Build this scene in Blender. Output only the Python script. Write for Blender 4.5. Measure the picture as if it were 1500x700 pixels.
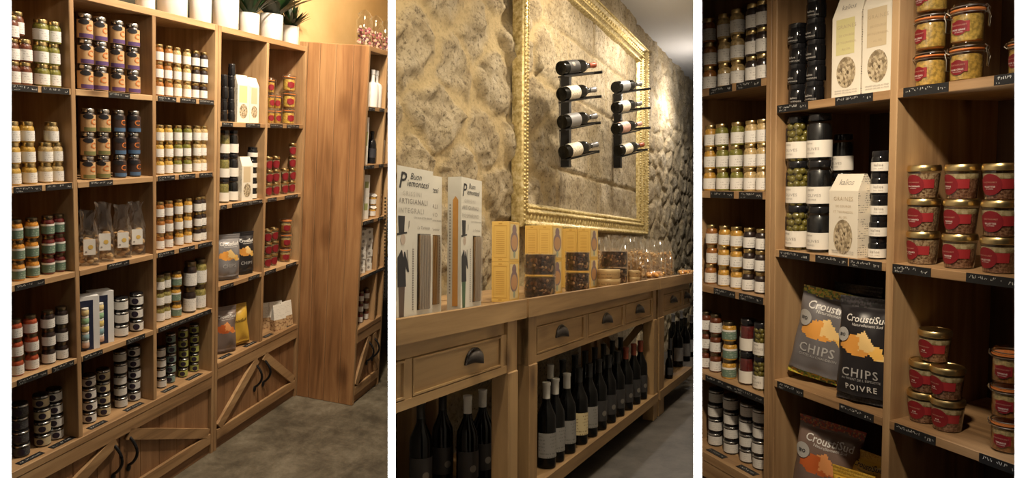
import bpy, math, random
import numpy as np
from mathutils import Matrix, Vector
random.seed(7)
PI = math.pi
for o in list(bpy.data.objects): bpy.data.objects.remove(o)
C = bpy.context.scene.collection
sc = bpy.context.scene
sc.view_settings.view_transform = 'Standard'
sc.view_settings.look = 'None'
sc.view_settings.gamma = 1.0
sc.view_settings.use_curve_mapping = False
sc.view_settings.exposure = 0.0
sc.cycles.max_bounces = 6
sc.cycles.transparent_max_bounces = 12
sc.cycles.sample_clamp_indirect = 3.0

# ------------------------------------------------------------------ camera
# eye 1.627 m above the floor; axes written as x right, y down, z forward of the camera
UP = Vector((-0.02764, -0.99523, -0.09352)).normalized()
FW = Vector((0, 0, 1)); FW = (FW - FW.dot(UP) * UP).normalized()
RT = FW.cross(UP).normalized()
EYE = Vector((0, 0, 1.627))
W3 = Matrix((RT, FW, UP))                      # camera axes -> world axes
def cw(c): return W3 @ Vector(c) + EYE
cam_d = bpy.data.cameras.new('camera'); cam = bpy.data.objects.new('camera', cam_d); C.objects.link(cam)
cam_d.sensor_width = 36; cam_d.lens = 24.0; cam_d.clip_start = 0.02
cx, cy, cz = W3 @ Vector((1, 0, 0)), W3 @ Vector((0, -1, 0)), W3 @ Vector((0, 0, -1))
cam.matrix_world = Matrix(((cx.x, cy.x, cz.x, 0), (cx.y, cy.y, cz.y, 0), (cx.z, cy.z, cz.z, EYE.z), (0, 0, 0, 1)))
sc.camera = cam

# ------------------------------------------------------------------ the three shop rooms
class Room:
    """u along the shelf front, w into the shelf, z up; measured from three photographs of one shop"""
    def __init__(s, R, t):
        s.R, s.t = R, t
        M = Matrix.Identity(4)
        for j, k in enumerate((0, 2, 1)):
            c = W3 @ Vector((R[0][k], R[1][k], R[2][k]))
            for i in range(3): M[i][j] = c[i]
        p = cw(t)
        for i in range(3): M[i][3] = p[i]
        # orthonormal
        X = Vector([M[i][0] for i in range(3)]).normalized(); Z = Vector([M[i][2] for i in range(3)])
        Z = (Z - Z.dot(X) * X).normalized(); Y = Z.cross(X)
        for i in range(3): M[i][0], M[i][1], M[i][2] = X[i], Y[i], Z[i]
        s.M = M
    def c(s, u, w, z):
        R, t = s.R, s.t
        return [R[i][0] * u + R[i][1] * z + R[i][2] * w + t[i] for i in range(3)]
    def u_at(s, px, w, z):
        k = (px - 750) / 1000; R, t = s.R, s.t
        return -((R[0][1] - k * R[2][1]) * z + (R[0][2] - k * R[2][2]) * w + t[0] - k * t[2]) / (R[0][0] - k * R[2][0])
    def w_at(s, px, u, z):
        k = (px - 750) / 1000; R, t = s.R, s.t
        return -((R[0][1] - k * R[2][1]) * z + (R[0][0] - k * R[2][0]) * u + t[0] - k * t[2]) / (R[0][2] - k * R[2][2])
    def z_at(s, py, u, w):
        k = (py - 350) / 1000; R, t = s.R, s.t
        return -((R[1][0] - k * R[2][0]) * u + (R[1][2] - k * R[2][2]) * w + t[1] - k * t[2]) / (R[1][1] - k * R[2][1])
    def size(s, u, w, z, wpx, hpx):
        x, y, d = s.c(u, w, z)
        return wpx * d * d / math.hypot(x, d) / 1000, hpx * d / 1000
R1 = Room([[0.22798, 0.08355, -0.97007], [-0.14291, -0.98265, -0.11821], [0.96312, -0.16558, 0.21209]], [-1.4715, -1.0733, 3.4261])
R2 = Room([[0.44168, 0.00636, -0.89715], [0.01281, -0.99992, -0.00078], [0.89708, 0.01115, 0.44172]], [0.0329, 0.2037, 2.2078])
R3 = Room([[0.39165, -0.02764, 0.9197], [0.0753, -0.99523, -0.06197], [-0.91703, -0.09352, 0.3877]], [0.8091, -0.4198, 2.1717])

# ------------------------------------------------------------------ light
wd = bpy.data.worlds.new('world'); sc.world = wd; wd.use_nodes = True
wd.node_tree.nodes['Background'].inputs[0].default_value = (1.0, 0.82, 0.62, 1)
wd.node_tree.nodes['Background'].inputs[1].default_value = 0.012
def lamp(name, kind, pos, aim, power, color, size=0.3, size_y=None, spread=None, angle=60, blend=0.6):
    d = bpy.data.lights.new(name, kind); o = bpy.data.objects.new(name, d); C.objects.link(o)
    d.energy = power; d.color = color
    if kind == 'AREA':
        d.size = size
        if size_y: d.shape = 'RECTANGLE'; d.size_y = size_y
        if spread: d.spread = math.radians(spread)
    else:
        d.shadow_soft_size = size
        if kind == 'SPOT': d.spot_size = math.radians(angle); d.spot_blend = blend
    v = Vector(aim) - Vector(pos)
    o.location = pos; o.rotation_euler = v.to_track_quat('-Z', 'Y').to_euler()
    return o
def rp(room, u, w, z): return room.M @ Vector((u, w, z))
WARM = (1.0, 0.74, 0.48)
lamp('ceiling_or_fill_spot', 'SPOT', rp(R1, -0.38, -0.84, 1.02), rp(R1, -0.30, 0.0, -0.6), 235, (1.0, 0.85, 0.66), 0.06, angle=125, blend=0.8)
lamp('ceiling_or_fill_spot', 'SPOT', rp(R1, -1.45, -1.15, 0.6), rp(R1, -0.3, 0.0, -1.0), 16, (1.0, 0.83, 0.64), 0.12, angle=120, blend=0.8)  # added fill lamp near the eye, lifts the shelf fronts
lamp('ceiling_or_fill_spot', 'SPOT', rp(R1, 0.40, -0.70, 0.95), rp(R1, 0.8, 0.1, 0.1), 265, (1.0, 0.80, 0.55), 0.08, angle=140, blend=0.8)
lamp('ceiling_or_fill_spot', 'SPOT', rp(R2, -0.50, -0.32, 1.6), rp(R2, 0.3, 0.2, 0.0), 88, (1.0, 0.84, 0.60), 0.04, angle=125, blend=0.8)
lamp('ceiling_or_fill_spot', 'SPOT', rp(R2, 1.45, -0.20, 1.85), rp(R2, 1.5, 0.4, 0.3), 104, (1.0, 0.86, 0.65), 0.04, angle=140, blend=0.8)
lamp('ceiling_or_fill_spot', 'SPOT', rp(R2, 2.65, 0.0, 1.80), rp(R2, 2.9, 0.45, 0.0), 74, (1.0, 0.90, 0.76), 0.05, angle=165, blend=0.8)
lamp('ceiling_or_fill_spot', 'SPOT', rp(R2, 4.15, 0.28, 1.60), rp(R2, 4.1, 0.62, 0.2), 22, (1.0, 0.92, 0.82), 0.02, angle=165, blend=0.6)  # added spot hidden by the divider edge, brightens the far stone wall
lamp('added_uplight', 'POINT', rp(R2, 4.2, 0.28, 1.55), rp(R2, 4.0, 0.25, 2.0), 12, (1.0, 0.94, 0.88), 0.02)  # added uplight below the ceiling, brightens its far end
lamp('ceiling_or_fill_spot', 'SPOT', rp(R3, 0.95, -0.80, 0.66), rp(R3, 0.03, 0.0, -0.55), 112, (1.0, 0.82, 0.60), 0.06, angle=62, blend=1.0)
# added fill lamps above and below that wash the partition ends white
for px in (8, 573.8, 1022, 1493):
    k = (px - 750) / 1000
    for sy in (-1, 1):
        lamp('added_edge_fill', 'AREA', cw((k * 1.02, 0.78 * sy, 1.02)), cw((k * 1.15, 0.0, 1.15)), 3.2, (1, 0.98, 0.95), 0.05, 0.05, spread=42)

# ------------------------------------------------------------------ materials
def nmat(name):
    m = bpy.data.materials.new(name); m.use_nodes = True; nt = m.node_tree
    return m, nt, nt.nodes['Principled BSDF']
_mc = {}
def mat(name, col=(0.5, 0.5, 0.5), rough=0.5, metal=0.0, coat=0.0, alpha=None, spec=None, trans=None):
    if name in _mc: return _mc[name]
    m, nt, b = nmat(name)
    b.inputs['Base Color'].default_value = (*col, 1); b.inputs['Roughness'].default_value = rough
    b.inputs['Metallic'].default_value = metal; b.inputs['Coat Weight'].default_value = coat
    b.inputs['Coat Roughness'].default_value = 0.06
    if spec is not None: b.inputs['Specular IOR Level'].default_value = spec
    _mc[name] = m; return m
def N(nt, t, **kw):
    n = nt.nodes.new(t)
    for k, v in kw.items():
        if k in n.inputs: n.inputs[k].default_value = v
        else: setattr(n, k, v)
    return n
def ramp(nt, stops):
    r = nt.nodes.new('ShaderNodeValToRGB'); e = r.color_ramp.elements
    while len(e) < len(stops): e.new(0.5)
    for x, (p, c) in zip(e, stops): x.position = p; x.color = (*c, 1)
    return r
def coords(nt, scale, src='Object'):
    t = nt.nodes.new('ShaderNodeTexCoord'); mp = nt.nodes.new('ShaderNodeMapping'); mp.inputs['Scale'].default_value = scale
    nt.links.new(t.outputs[src], mp.inputs['Vector']); return mp
def wood(name, axis, dark, mid, light, rough=0.55, knots=1.0):
    if name in _mc: return _mc[name]
    m, nt, b = nmat(name); L = nt.links.new
    s = [26, 26, 26]; s[axis] = 1.6
    mp = coords(nt, s); n1 = N(nt, 'ShaderNodeTexNoise', Scale=1.0, Detail=6, Roughness=0.62, Distortion=0.5); L(mp.outputs[0], n1.inputs[0])
    s2 = [3.5, 3.5, 3.5]; s2[axis] = 0.9
    mp2 = coords(nt, s2); n2 = N(nt, 'ShaderNodeTexNoise', Scale=1.0, Detail=3); L(mp2.outputs[0], n2.inputs[0])
    ad = N(nt, 'ShaderNodeMath', operation='MULTIPLY_ADD'); L(n2.outputs[0], ad.inputs[0]); ad.inputs[1].default_value = 0.55
    mu = N(nt, 'ShaderNodeMath', operation='MULTIPLY'); L(n1.outputs[0], mu.inputs[0]); mu.inputs[1].default_value = 0.5; L(mu.outputs[0], ad.inputs[2])
    r = ramp(nt, [(0.36, dark), (0.5, mid), (0.66, light)]); L(ad.outputs[0], r.inputs[0])
    out = r.outputs[0]
    if knots:
        s3 = [4.2, 4.2, 4.2]; s3[axis] = 2.0
        mp3 = coords(nt, s3); v = N(nt, 'ShaderNodeTexVoronoi', Scale=1.0); L(mp3.outputs[0], v.inputs[0])
        kr = ramp(nt, [(0.03 * knots, (0.35, 0.30, 0.26)), (0.09 * knots, (0.72, 0.68, 0.64)), (0.14 * knots, (1, 1, 1))]); L(v.outputs['Distance'], kr.inputs[0])
        mx = N(nt, 'ShaderNodeMix', data_type='RGBA', blend_type='MULTIPLY'); mx.inputs[0].default_value = 1.0
        L(out, mx.inputs[6]); L(kr.outputs[0], mx.inputs[7]); out = mx.outputs[2]
    L(out, b.inputs['Base Color']); b.inputs['Roughness'].default_value = rough
    bp = N(nt, 'ShaderNodeBump', Strength=0.25, Distance=0.002); L(n1.outputs[0], bp.inputs['Height']); L(bp.outputs[0], b.inputs['Normal'])
    _mc[name] = m; return m
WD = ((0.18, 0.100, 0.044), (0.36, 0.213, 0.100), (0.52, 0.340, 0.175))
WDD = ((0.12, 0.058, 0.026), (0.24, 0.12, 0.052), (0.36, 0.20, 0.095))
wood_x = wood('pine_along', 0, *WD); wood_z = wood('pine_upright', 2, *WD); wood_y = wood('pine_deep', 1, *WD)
wood_back_shaded = wood('pine_back_shaded', 2, (0.06, 0.03, 0.014), (0.11, 0.056, 0.026), (0.16, 0.09, 0.042))  # pine darkened so its colour carries the shade at the back of the bays
door_z = wood('stained_upright', 2, *WDD); door_x = wood('stained_along', 0, *WDD)
OK_ = ((0.14, 0.078, 0.032), (0.27, 0.16, 0.068), (0.41, 0.26, 0.118))
oak_x = wood('oak_along', 0, *OK_); oak_z = wood('oak_upright', 2, *OK_)
def glass(name, tint=(0.93, 0.95, 0.95), refl=0.9, lo=0.06, rough=0.04):
    if name in _mc: return _mc[name]
    m = bpy.data.materials.new(name); m.use_nodes = True; nt = m.node_tree; nt.nodes.clear(); L = nt.links.new
    t = N(nt, 'ShaderNodeBsdfTransparent'); t.inputs[0].default_value = (*tint, 1)
    g = N(nt, 'ShaderNodeBsdfGlossy', Roughness=rough); g.inputs[0].default_value = (1, 1, 1, 1)
    f0 = N(nt, 'ShaderNodeLayerWeight', Blend=0.5); f = N(nt, 'ShaderNodeMath', operation='POWER'); L(f0.outputs['Facing'], f.inputs[0]); f.inputs[1].default_value = 4.0
    mm = N(nt, 'ShaderNodeMath', operation='MULTIPLY_ADD'); L(f.outputs[0], mm.inputs[0]); mm.inputs[1].default_value = refl; mm.inputs[2].default_value = lo
    mx = N(nt, 'ShaderNodeMixShader'); L(mm.outputs[0], mx.inputs[0]); L(t.outputs[0], mx.inputs[1]); L(g.outputs[0], mx.inputs[2])
    o = N(nt, 'ShaderNodeOutputMaterial'); L(mx.outputs[0], o.inputs[0]); _mc[name] = m; return m
def speck(name, a, b_, c, scale=160, rough=0.6, coat=0.0, bump=0.0):
    if name in _mc: return _mc[name]
    m, nt, b = nmat(name); L = nt.links.new
    mp = coords(nt, (1, 1, 1)); v = N(nt, 'ShaderNodeTexNoise', Scale=scale, Detail=2, Roughness=0.6); L(mp.outputs[0], v.inputs[0])
    r = ramp(nt, [(0.38, a), (0.5, b_), (0.62, c)]); L(v.outputs[0], r.inputs[0]); L(r.outputs[0], b.inputs['Base Color'])
    b.inputs['Roughness'].default_value = rough; b.inputs['Coat Weight'].default_value = coat; b.inputs['Coat Roughness'].default_value = 0.05
    if bump:
        bp = N(nt, 'ShaderNodeBump', Strength=bump, Distance=0.004); L(v.outputs[0], bp.inputs['Height']); L(bp.outputs[0], b.inputs['Normal'])
    _mc[name] = m; return m
def seeds(name, scale=190):
    if name in _mc: return _mc[name]
    m, nt, b = nmat(name); L = nt.links.new
    mp = coords(nt, (1, 1, 0.7)); v = N(nt, 'ShaderNodeTexVoronoi', Scale=scale); L(mp.outputs[0], v.inputs[0])
    r = ramp(nt, [(0.0, (0.09, 0.06, 0.03)), (0.35, (0.42, 0.33, 0.2)), (0.7, (0.6, 0.5, 0.34)), (1.0, (0.2, 0.14, 0.08))])
    s = N(nt, 'ShaderNodeSeparateColor'); L(v.outputs['Color'], s.inputs[0]); L(s.outputs[0], r.inputs[0]); L(r.outputs[0], b.inputs['Base Color'])
    b.inputs['Roughness'].default_value = 0.7; _mc[name] = m; return m
def printed(name, base=(0.80, 0.78, 0.74), ink=(0.35, 0.33, 0.31), rows=230, amount=0.55):
    """paper with rows of very small grey print"""
    if name in _mc: return _mc[name]
    m, nt, b = nmat(name); L = nt.links.new
    mp = coords(nt, (1, 1, 1)); w = N(nt, 'ShaderNodeTexWave', Scale=rows / 6.283 * 1.0, bands_direction='Z'); L(mp.outputs[0], w.inputs[0])
    mp2 = coords(nt, (1, 1, 0.4)); n = N(nt, 'ShaderNodeTexNoise', Scale=260, Detail=1); L(mp2.outputs[0], n.inputs[0])
    mp3 = coords(nt, (1, 1, 1)); n3 = N(nt, 'ShaderNodeTexNoise', Scale=38, Detail=0); L(mp3.outputs[0], n3.inputs[0])
    a = N(nt, 'ShaderNodeMath', operation='GREATER_THAN'); L(w.outputs[1], a.inputs[0]); a.inputs[1].default_value = 0.62
    c = N(nt, 'ShaderNodeMath', operation='GREATER_THAN'); L(n.outputs[0], c.inputs[0]); c.inputs[1].default_value = 0.5
    e = N(nt, 'ShaderNodeMath', operation='GREATER_THAN'); L(n3.outputs[0], e.inputs[0]); e.inputs[1].default_value = 0.47
    x = N(nt, 'ShaderNodeMath', operation='MULTIPLY'); L(a.outputs[0], x.inputs[0]); L(c.outputs[0], x.inputs[1])
    y = N(nt, 'ShaderNodeMath', operation='MULTIPLY'); L(x.outputs[0], y.inputs[0]); L(e.outputs[0], y.inputs[1])
    z = N(nt, 'ShaderNodeMath', operation='MULTIPLY'); L(y.outputs[0], z.inputs[0]); z.inputs[1].default_value = amount
    mx = N(nt, 'ShaderNodeMix', data_type='RGBA'); L(z.outputs[0], mx.inputs[0]); mx.inputs[6].default_value = (*base, 1); mx.inputs[7].default_value = (*ink, 1)
    L(mx.outputs[2], b.inputs['Base Color']); b.inputs['Roughness'].default_value = 0.55; _mc[name] = m; return m
paper = printed('printed_paper'); white_card = mat('white_card', (0.82, 0.79, 0.73), 0.5)
chalkboard = mat('black_slate_card', (0.012, 0.012, 0.013), 0.45); chalk = mat('chalk', (0.75, 0.75, 0.72), 0.8)
gold_lid = mat('gold_lid', (0.80, 0.62, 0.30), 0.28, 1.0); black_lid = mat('black_lid', (0.012, 0.012, 0.014), 0.22, 0.0, 0.5)
bronze_lid = mat('bronze_lid', (0.30, 0.24, 0.15), 0.3, 1.0); silver = mat('silver', (0.75, 0.75, 0.73), 0.25, 1.0)
white_pot = mat('white_glaze', (0.84, 0.82, 0.78), 0.3, 0, 0.3); black_metal = mat('black_iron', (0.02, 0.02, 0.022), 0.4, 0.6)
pewter = mat('pewter', (0.07, 0.062, 0.06), 0.36, 0.85); ink = mat('ink', (0.02, 0.02, 0.025), 0.5); grey_ink = mat('grey_ink', (0.32, 0.29, 0.26), 0.6)
CONT = dict(green=(0.20, 0.19, 0.035), brown=(0.14, 0.035, 0.012), yellow=(0.55, 0.34, 0.07), beige=(0.50, 0.36, 0.16), olive=(0.27, 0.23, 0.07), dark=(0.025, 0.014, 0.012),
            orange=(0.62, 0.27, 0.04), red=(0.38, 0.07, 0.025), wine=(0.13, 0.018, 0.016), amber=(0.33, 0.13, 0.03), honey=(0.55, 0.30, 0.05), black=(0.008, 0.008, 0.009))
def content(k): 
    c = CONT[k]; return speck('filling_' + k, tuple(x * 0.65 for x in c), c, tuple(min(1, x * 1.25) for x in c), 120, 0.35, 0.2 if k == 'black' else 0.8)

# ------------------------------------------------------------------ mesh builder
class MB:
    def __init__(s): s.v, s.f, s.m, s.mats = [], [], [], []
    def mi(s, m):
        if m not in s.mats: s.mats.append(m)
        return s.mats.index(m)
    def add(s, vs, fs, m):
        b = len(s.v); s.v += [tuple(v) for v in vs]; k = s.mi(m)
        for f in fs: s.f.append(tuple(i + b for i in f)); s.m.append(k)
        return s
    def box(s, x0, x1, y0, y1, z0, z1, m, bev=0.0):
        if bev <= 0:
            return s.add([(x, y, z) for z in (z0, z1) for y in (y0, y1) for x in (x0, x1)],
                         [(0, 2, 3, 1), (4, 5, 7, 6), (0, 1, 5, 4), (2, 6, 7, 3), (0, 4, 6, 2), (1, 3, 7, 5)], m)
        b = min(bev, abs(x1 - x0) / 2.1, abs(y1 - y0) / 2.1, abs(z1 - z0) / 2.1); vs = []; idx = {}
        for sx in (0, 1):
            for sy in (0, 1):
                for sz in (0, 1):
                    X, Y, Z = (x0, x1)[sx], (y0, y1)[sy], (z0, z1)[sz]; dx, dy, dz = b * (1 - 2 * sx), b * (1 - 2 * sy), b * (1 - 2 * sz)
                    for a, p in enumerate(((X, Y + dy, Z + dz), (X + dx, Y, Z + dz), (X + dx, Y + dy, Z))): idx[sx, sy, sz, a] = len(vs); vs.append(p)
        fs = []; I = idx
        for k in (0, 1):
            q = [I[k, 0, 0, 0], I[k, 0, 1, 0], I[k, 1, 1, 0], I[k, 1, 0, 0]]; fs.append(q if k == 0 else q[::-1])
            q = [I[0, k, 0, 1], I[1, k, 0, 1], I[1, k, 1, 1], I[0, k, 1, 1]]; fs.append(q if k == 0 else q[::-1])
            q = [I[0, 0, k, 2], I[0, 1, k, 2], I[1, 1, k, 2], I[1, 0, k, 2]]; fs.append(q if k == 0 else q[::-1])
        for a in (0, 1):
            for c in (0, 1):
                fs.append((I[a, c, 0, 0], I[a, c, 0, 1], I[a, c, 1, 1], I[a, c, 1, 0])); fs.append((I[a, 0, c, 0], I[a, 0, c, 2], I[a, 1, c, 2], I[a, 1, c, 0])); fs.append((I[0, a, c, 1], I[0, a, c, 2], I[1, a, c, 2], I[1, a, c, 1]))
                for d in (0, 1): fs.append((I[a, c, d, 0], I[a, c, d, 1], I[a, c, d, 2]))
        return s.add(vs, fs, m)
    def prism(s, pts, z0, z1, m):
        if len(pts) < 3: return s
        n = len(pts); vs = [(x, y, z0) for x, y in pts] + [(x, y, z1) for x, y in pts]
        return s.add(vs, [tuple(range(n))[::-1], tuple(range(n, 2 * n))] + [(i, (i + 1) % n, n + (i + 1) % n, n + i) for i in range(n)], m)
    def hull(s, a, b, m):
        """solid between two matching rings"""
        n = len(a)
        return s.add(list(a) + list(b), [tuple(range(n))[::-1], tuple(range(n, 2 * n))] + [(i, (i + 1) % n, n + (i + 1) % n, n + i) for i in range(n)], m)
    def lathe(s, prof, m, seg=24, c=(0, 0, 0), caps=True, axis='z'):
        vs, fs = [], []
        for r, z in prof:
            for i in range(seg):
                a = 2 * PI * i / seg; p = (r * math.cos(a), r * math.sin(a), z)
                if axis == 'x': p = (p[2], p[0], p[1])
                if axis == 'y': p = (p[0], p[2], p[1])
                vs.append((p[0] + c[0], p[1] + c[1], p[2] + c[2]))
        for j in range(len(prof) - 1):
            for i in range(seg):
                k = (i + 1) % seg; fs.append((j * seg + i, j * seg + k, (j + 1) * seg + k, (j + 1) * seg + i))
        if caps:
            fs.append(tuple(range(seg))[::-1]); fs.append(tuple((len(prof) - 1) * seg + i for i in range(seg)))
        return s.add(vs, fs, m)
    def tube(s, pts, r, m, seg=6, closed=False):
        P = [Vector(p) for p in pts]; n = len(P); vs, fs = [], []; up = Vector((0.13, 0.31, 0.94))
        for i, p in enumerate(P):
            t = (P[(i + 1) % n] - P[i - 1]) if closed else (P[min(i + 1, n - 1)] - P[max(i - 1, 0)])
            t.normalize(); a = t.cross(up)
            if a.length < 1e-3: a = t.cross(Vector((1, 0, 0)))
            a.normalize(); b = t.cross(a)
            rr = r[i] if isinstance(r, (list, tuple)) else r
            for k in range(seg):
                q = p + rr * (math.cos(2 * PI * k / seg) * a + math.sin(2 * PI * k / seg) * b); vs.append(tuple(q))
        for i in range(n if closed else n - 1):
            j = (i + 1) % n
            for k in range(seg): l = (k + 1) % seg; fs.append((i * seg + k, i * seg + l, j * seg + l, j * seg + k))
        if not closed: fs.append(tuple(range(seg))[::-1]); fs.append(tuple((n - 1) * seg + k for k in range(seg)))
        return s.add(vs, fs, m)
    def ball(s, c, r, m, seg=8, rings=5):
        rx, ry, rz = (r, r, r) if isinstance(r, (int, float)) else r; vs = [(c[0], c[1], c[2] - rz)]; fs = []
        for j in range(1, rings):
            a = -PI / 2 + PI * j / rings
            for i in range(seg): b = 2 * PI * i / seg; vs.append((c[0] + rx * math.cos(a) * math.cos(b), c[1] + ry * math.cos(a) * math.sin(b), c[2] + rz * math.sin(a)))
        vs.append((c[0], c[1], c[2] + rz)); t = len(vs) - 1
        for i in range(seg):
            k = (i + 1) % seg; fs.append((0, 1 + k, 1 + i)); fs.append((t, 1 + (rings - 2) * seg + i, 1 + (rings - 2) * seg + k))
            for j in range(rings - 2): fs.append((1 + j * seg + i, 1 + j * seg + k, 1 + (j + 1) * seg + k, 1 + (j + 1) * seg + i))
        return s.add(vs, fs, m)
    def sleeve(s, r, z0, z1, a0, a1, m, n=14, t=0.0004, rt=None):
        """thin curved sheet around a jar, angles from the front (-y), positive to +x"""
        rt = r if rt is None else rt; vs, fs = [], []
        for i in range(n + 1):
            a = a0 + (a1 - a0) * i / n; c_, s_ = math.cos(a), math.sin(a)
            for rr, z in ((r, z0), (rt, z1), (rt + t, z1), (r + t, z0)): vs.append((rr * s_, -rr * c_, z))
        for i in range(n):
            for k in range(4): l = (k + 1) % 4; fs.append((4 * i + k, 4 * i + l, 4 * i + 4 + l, 4 * i + 4 + k))
        fs.append((0, 3, 2, 1)); e = 4 * n; fs.append((e, e + 1, e + 2, e + 3))
        return s.add(vs, fs, m)
    def wrapped(s, vs2, fs, rf, off, m, ang=0.0, z=0.0, x0=0.0):
        out = []
        for x, y in vs2:
            zz = y + z; r = rf(zz) if callable(rf) else rf; a = (x + x0) / r + ang; out.append(((r + off) * math.sin(a), -(r + off) * math.cos(a), zz))
        return s.add(out, fs, m)
    def flat(s, vs2, fs, m, x=0, y=0, z=0): return s.add([(a + x, y, b + z) for a, b in vs2], fs, m)
    def mesh(s, name, smooth=True, ang=40):
        me = bpy.data.meshes.new(name); me.from_pydata(s.v, [], s.f)
        for m in s.mats: me.materials.append(m)
        me.polygons.foreach_set('material_index', s.m)
        if smooth:
            me.polygons.foreach_set('use_smooth', [True] * len(s.f))
            me.update(); me.set_sharp_from_angle(angle=math.radians(ang))
        me.update(); return me
_tx = {}
def text2d(body, size=0.01, align='CENTER', spacing=1.0, bold=0.0, shear=0.0):
    key = (body, align, spacing, bold, shear)
    if key not in _tx:
        cu = bpy.data.curves.new('t', 'FONT'); cu.body = body; cu.size = 1.0; cu.align_x = align; cu.align_y = 'BOTTOM_BASELINE'; cu.resolution_u = 2
        cu.space_character = spacing; cu.offset = bold; cu.shear = shear
        o = bpy.data.objects.new('t', cu); C.objects.link(o); bpy.context.view_layer.update()
        me = o.to_mesh(); _tx[key] = ([(v.co.x, v.co.y) for v in me.vertices], [tuple(p.vertices) for p in me.polygons])
        o.to_mesh_clear(); bpy.data.objects.remove(o); bpy.data.curves.remove(cu)
    vs, fs = _tx[key]; return [(x * size, y * size) for x, y in vs], fs
def disc2d(r, n=24, rx=None):
    """filled ellipse cut into upright strips so that it can bend round a jar"""
    k = max(6, n // 2); rx = rx or r; vs = []
    for i in range(k + 1): x = -math.cos(PI * i / k); h = math.sqrt(max(0, 1 - x * x)) * r + 1e-6; vs += [(rx * x, -h), (rx * x, h)]
    return vs, [(2 * i, 2 * i + 2, 2 * i + 3, 2 * i + 1) for i in range(k)]
def scribble2d(w, h, rng):
    """one line of small illegible handwriting"""
    vs, fs = [], []; x = 0; t = h * 0.13
    while x < w - h * 0.3:
        cw_ = h * rng.uniform(0.45, 0.7)
        if rng.random() < 0.16: x += cw_; continue
        p = (x, rng.choice((0, h * 0.5, h))); 
        for _ in range(rng.choice((2, 3))):
            q = (x + rng.uniform(0, cw_ * 0.8), rng.choice((0, h * 0.45, h * 0.55, h)))
            dx, dy = q[0] - p[0], q[1] - p[1]; l = math.hypot(dx, dy)
            if l > h * 0.2:
                nx, ny = -dy / l * t / 2, dx / l * t / 2; b = len(vs)
                vs += [(p[0] - nx, p[1] - ny), (q[0] - nx, q[1] - ny), (q[0] + nx, q[1] + ny), (p[0] + nx, p[1] + ny)]; fs.append((b, b + 1, b + 2, b + 3))
            p = q
        x += cw_ * 1.15
    return vs, fs

# ------------------------------------------------------------------ objects
def link(name, me, parent=None):
    o = bpy.data.objects.new(name, me); C.objects.link(o)
    if parent is not None: o.parent = parent
    return o
def setp(o, label=None, cat=None, group=None, kind=None):
    if label: o['label'] = label
    if cat: o['category'] = cat
    if group: o['group'] = group
    if kind: o['kind'] = kind
def put(o, room, u=0, w=0, z=0, rz=0.0, rx=0.0, M=None):
    o.matrix_world = room.M @ Matrix.Translation((u, w, z)) @ (M if M is not None else Matrix.Rotation(rz, 4, 'Z') @ Matrix.Rotation(rx, 4, 'X'))
_proto = {}
def proto(key, build):
    """a kind of thing, built once: nested (part name, mesh, [sub-parts], part label)"""
    if key not in _proto: _proto[key] = build()
    return _proto[key]
_first = {}
def place(name, parts, label, cat, room, u, w, z, rz=0.0, rx=0.0, group=None, M=None):
    k = id(parts)
    if k not in _first:
        r = link(name, None)
        def grow(ps, par):
            for p in ps:
                o = link(p[0], p[1], par)
                if len(p) > 3 and p[3]: o['label'] = p[3]
                if len(p) > 2: grow(p[2], o)
        if isinstance(parts, list): grow(parts, r)
        _first[k] = (r, parts)
    else:
        src = _first[k][0]
        def cp(o, par):
            c = o.copy(); C.objects.link(c)
            if par is not None: c.parent = par
            for ch in o.children: cp(ch, c)
            return c
        r = cp(src, None)
        for key in ('group',):
            if key in r: del r[key]
    setp(r, label, cat, group); put(r, room, u, w, z, rz, rx, M); return r
def single(name, me, label, cat, room, u=0, w=0, z=0, rz=0.0, rx=0.0, group=None, M=None):
    o = link(name, me); setp(o, label, cat, group); put(o, room, u, w, z, rz, rx, M); return o
def struct(name, me, room=None):
    o = link(name, me); o['kind'] = 'structure'
    if room: put(o, room)
    return o

# ------------------------------------------------------------------ setting: room shells
def plaster():
    m, nt, b = nmat('warm_plaster'); L = nt.links.new
    mp = coords(nt, (1, 1, 1)); n = N(nt, 'ShaderNodeTexNoise', Scale=3.0, Detail=5); L(mp.outputs[0], n.inputs[0])
    r = ramp(nt, [(0.3, (0.62, 0.43, 0.20)), (0.7, (0.74, 0.54, 0.28))]); L(n.outputs[0], r.inputs[0]); L(r.outputs[0], b.inputs['Base Color']); b.inputs['Roughness'].default_value = 0.8
    return m
def concrete(name, a, b_, c):
    m, nt, b = nmat(name); L = nt.links.new
    mp = coords(nt, (1, 1, 1)); n = N(nt, 'ShaderNodeTexNoise', Scale=5.0, Detail=10, Roughness=0.72, Distortion=0.25); L(mp.outputs[0], n.inputs[0])
    r = ramp(nt, [(0.36, a), (0.5, b_), (0.66, c)]); L(n.outputs[0], r.inputs[0]); L(r.outputs[0], b.inputs['Base Color']); b.inputs['Roughness'].default_value = 0.5
    n2 = N(nt, 'ShaderNodeTexNoise', Scale=40, Detail=4); L(mp.outputs[0], n2.inputs[0])
    bp = N(nt, 'ShaderNodeBump', Strength=0.2, Distance=0.004); L(n2.outputs[0], bp.inputs['Height']); L(bp.outputs[0], b.inputs['Normal'])
    return m
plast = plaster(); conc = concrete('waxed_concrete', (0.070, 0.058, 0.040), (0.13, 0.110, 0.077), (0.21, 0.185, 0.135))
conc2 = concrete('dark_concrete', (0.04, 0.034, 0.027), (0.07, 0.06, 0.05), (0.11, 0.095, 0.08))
FL1 = -2.3
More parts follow.
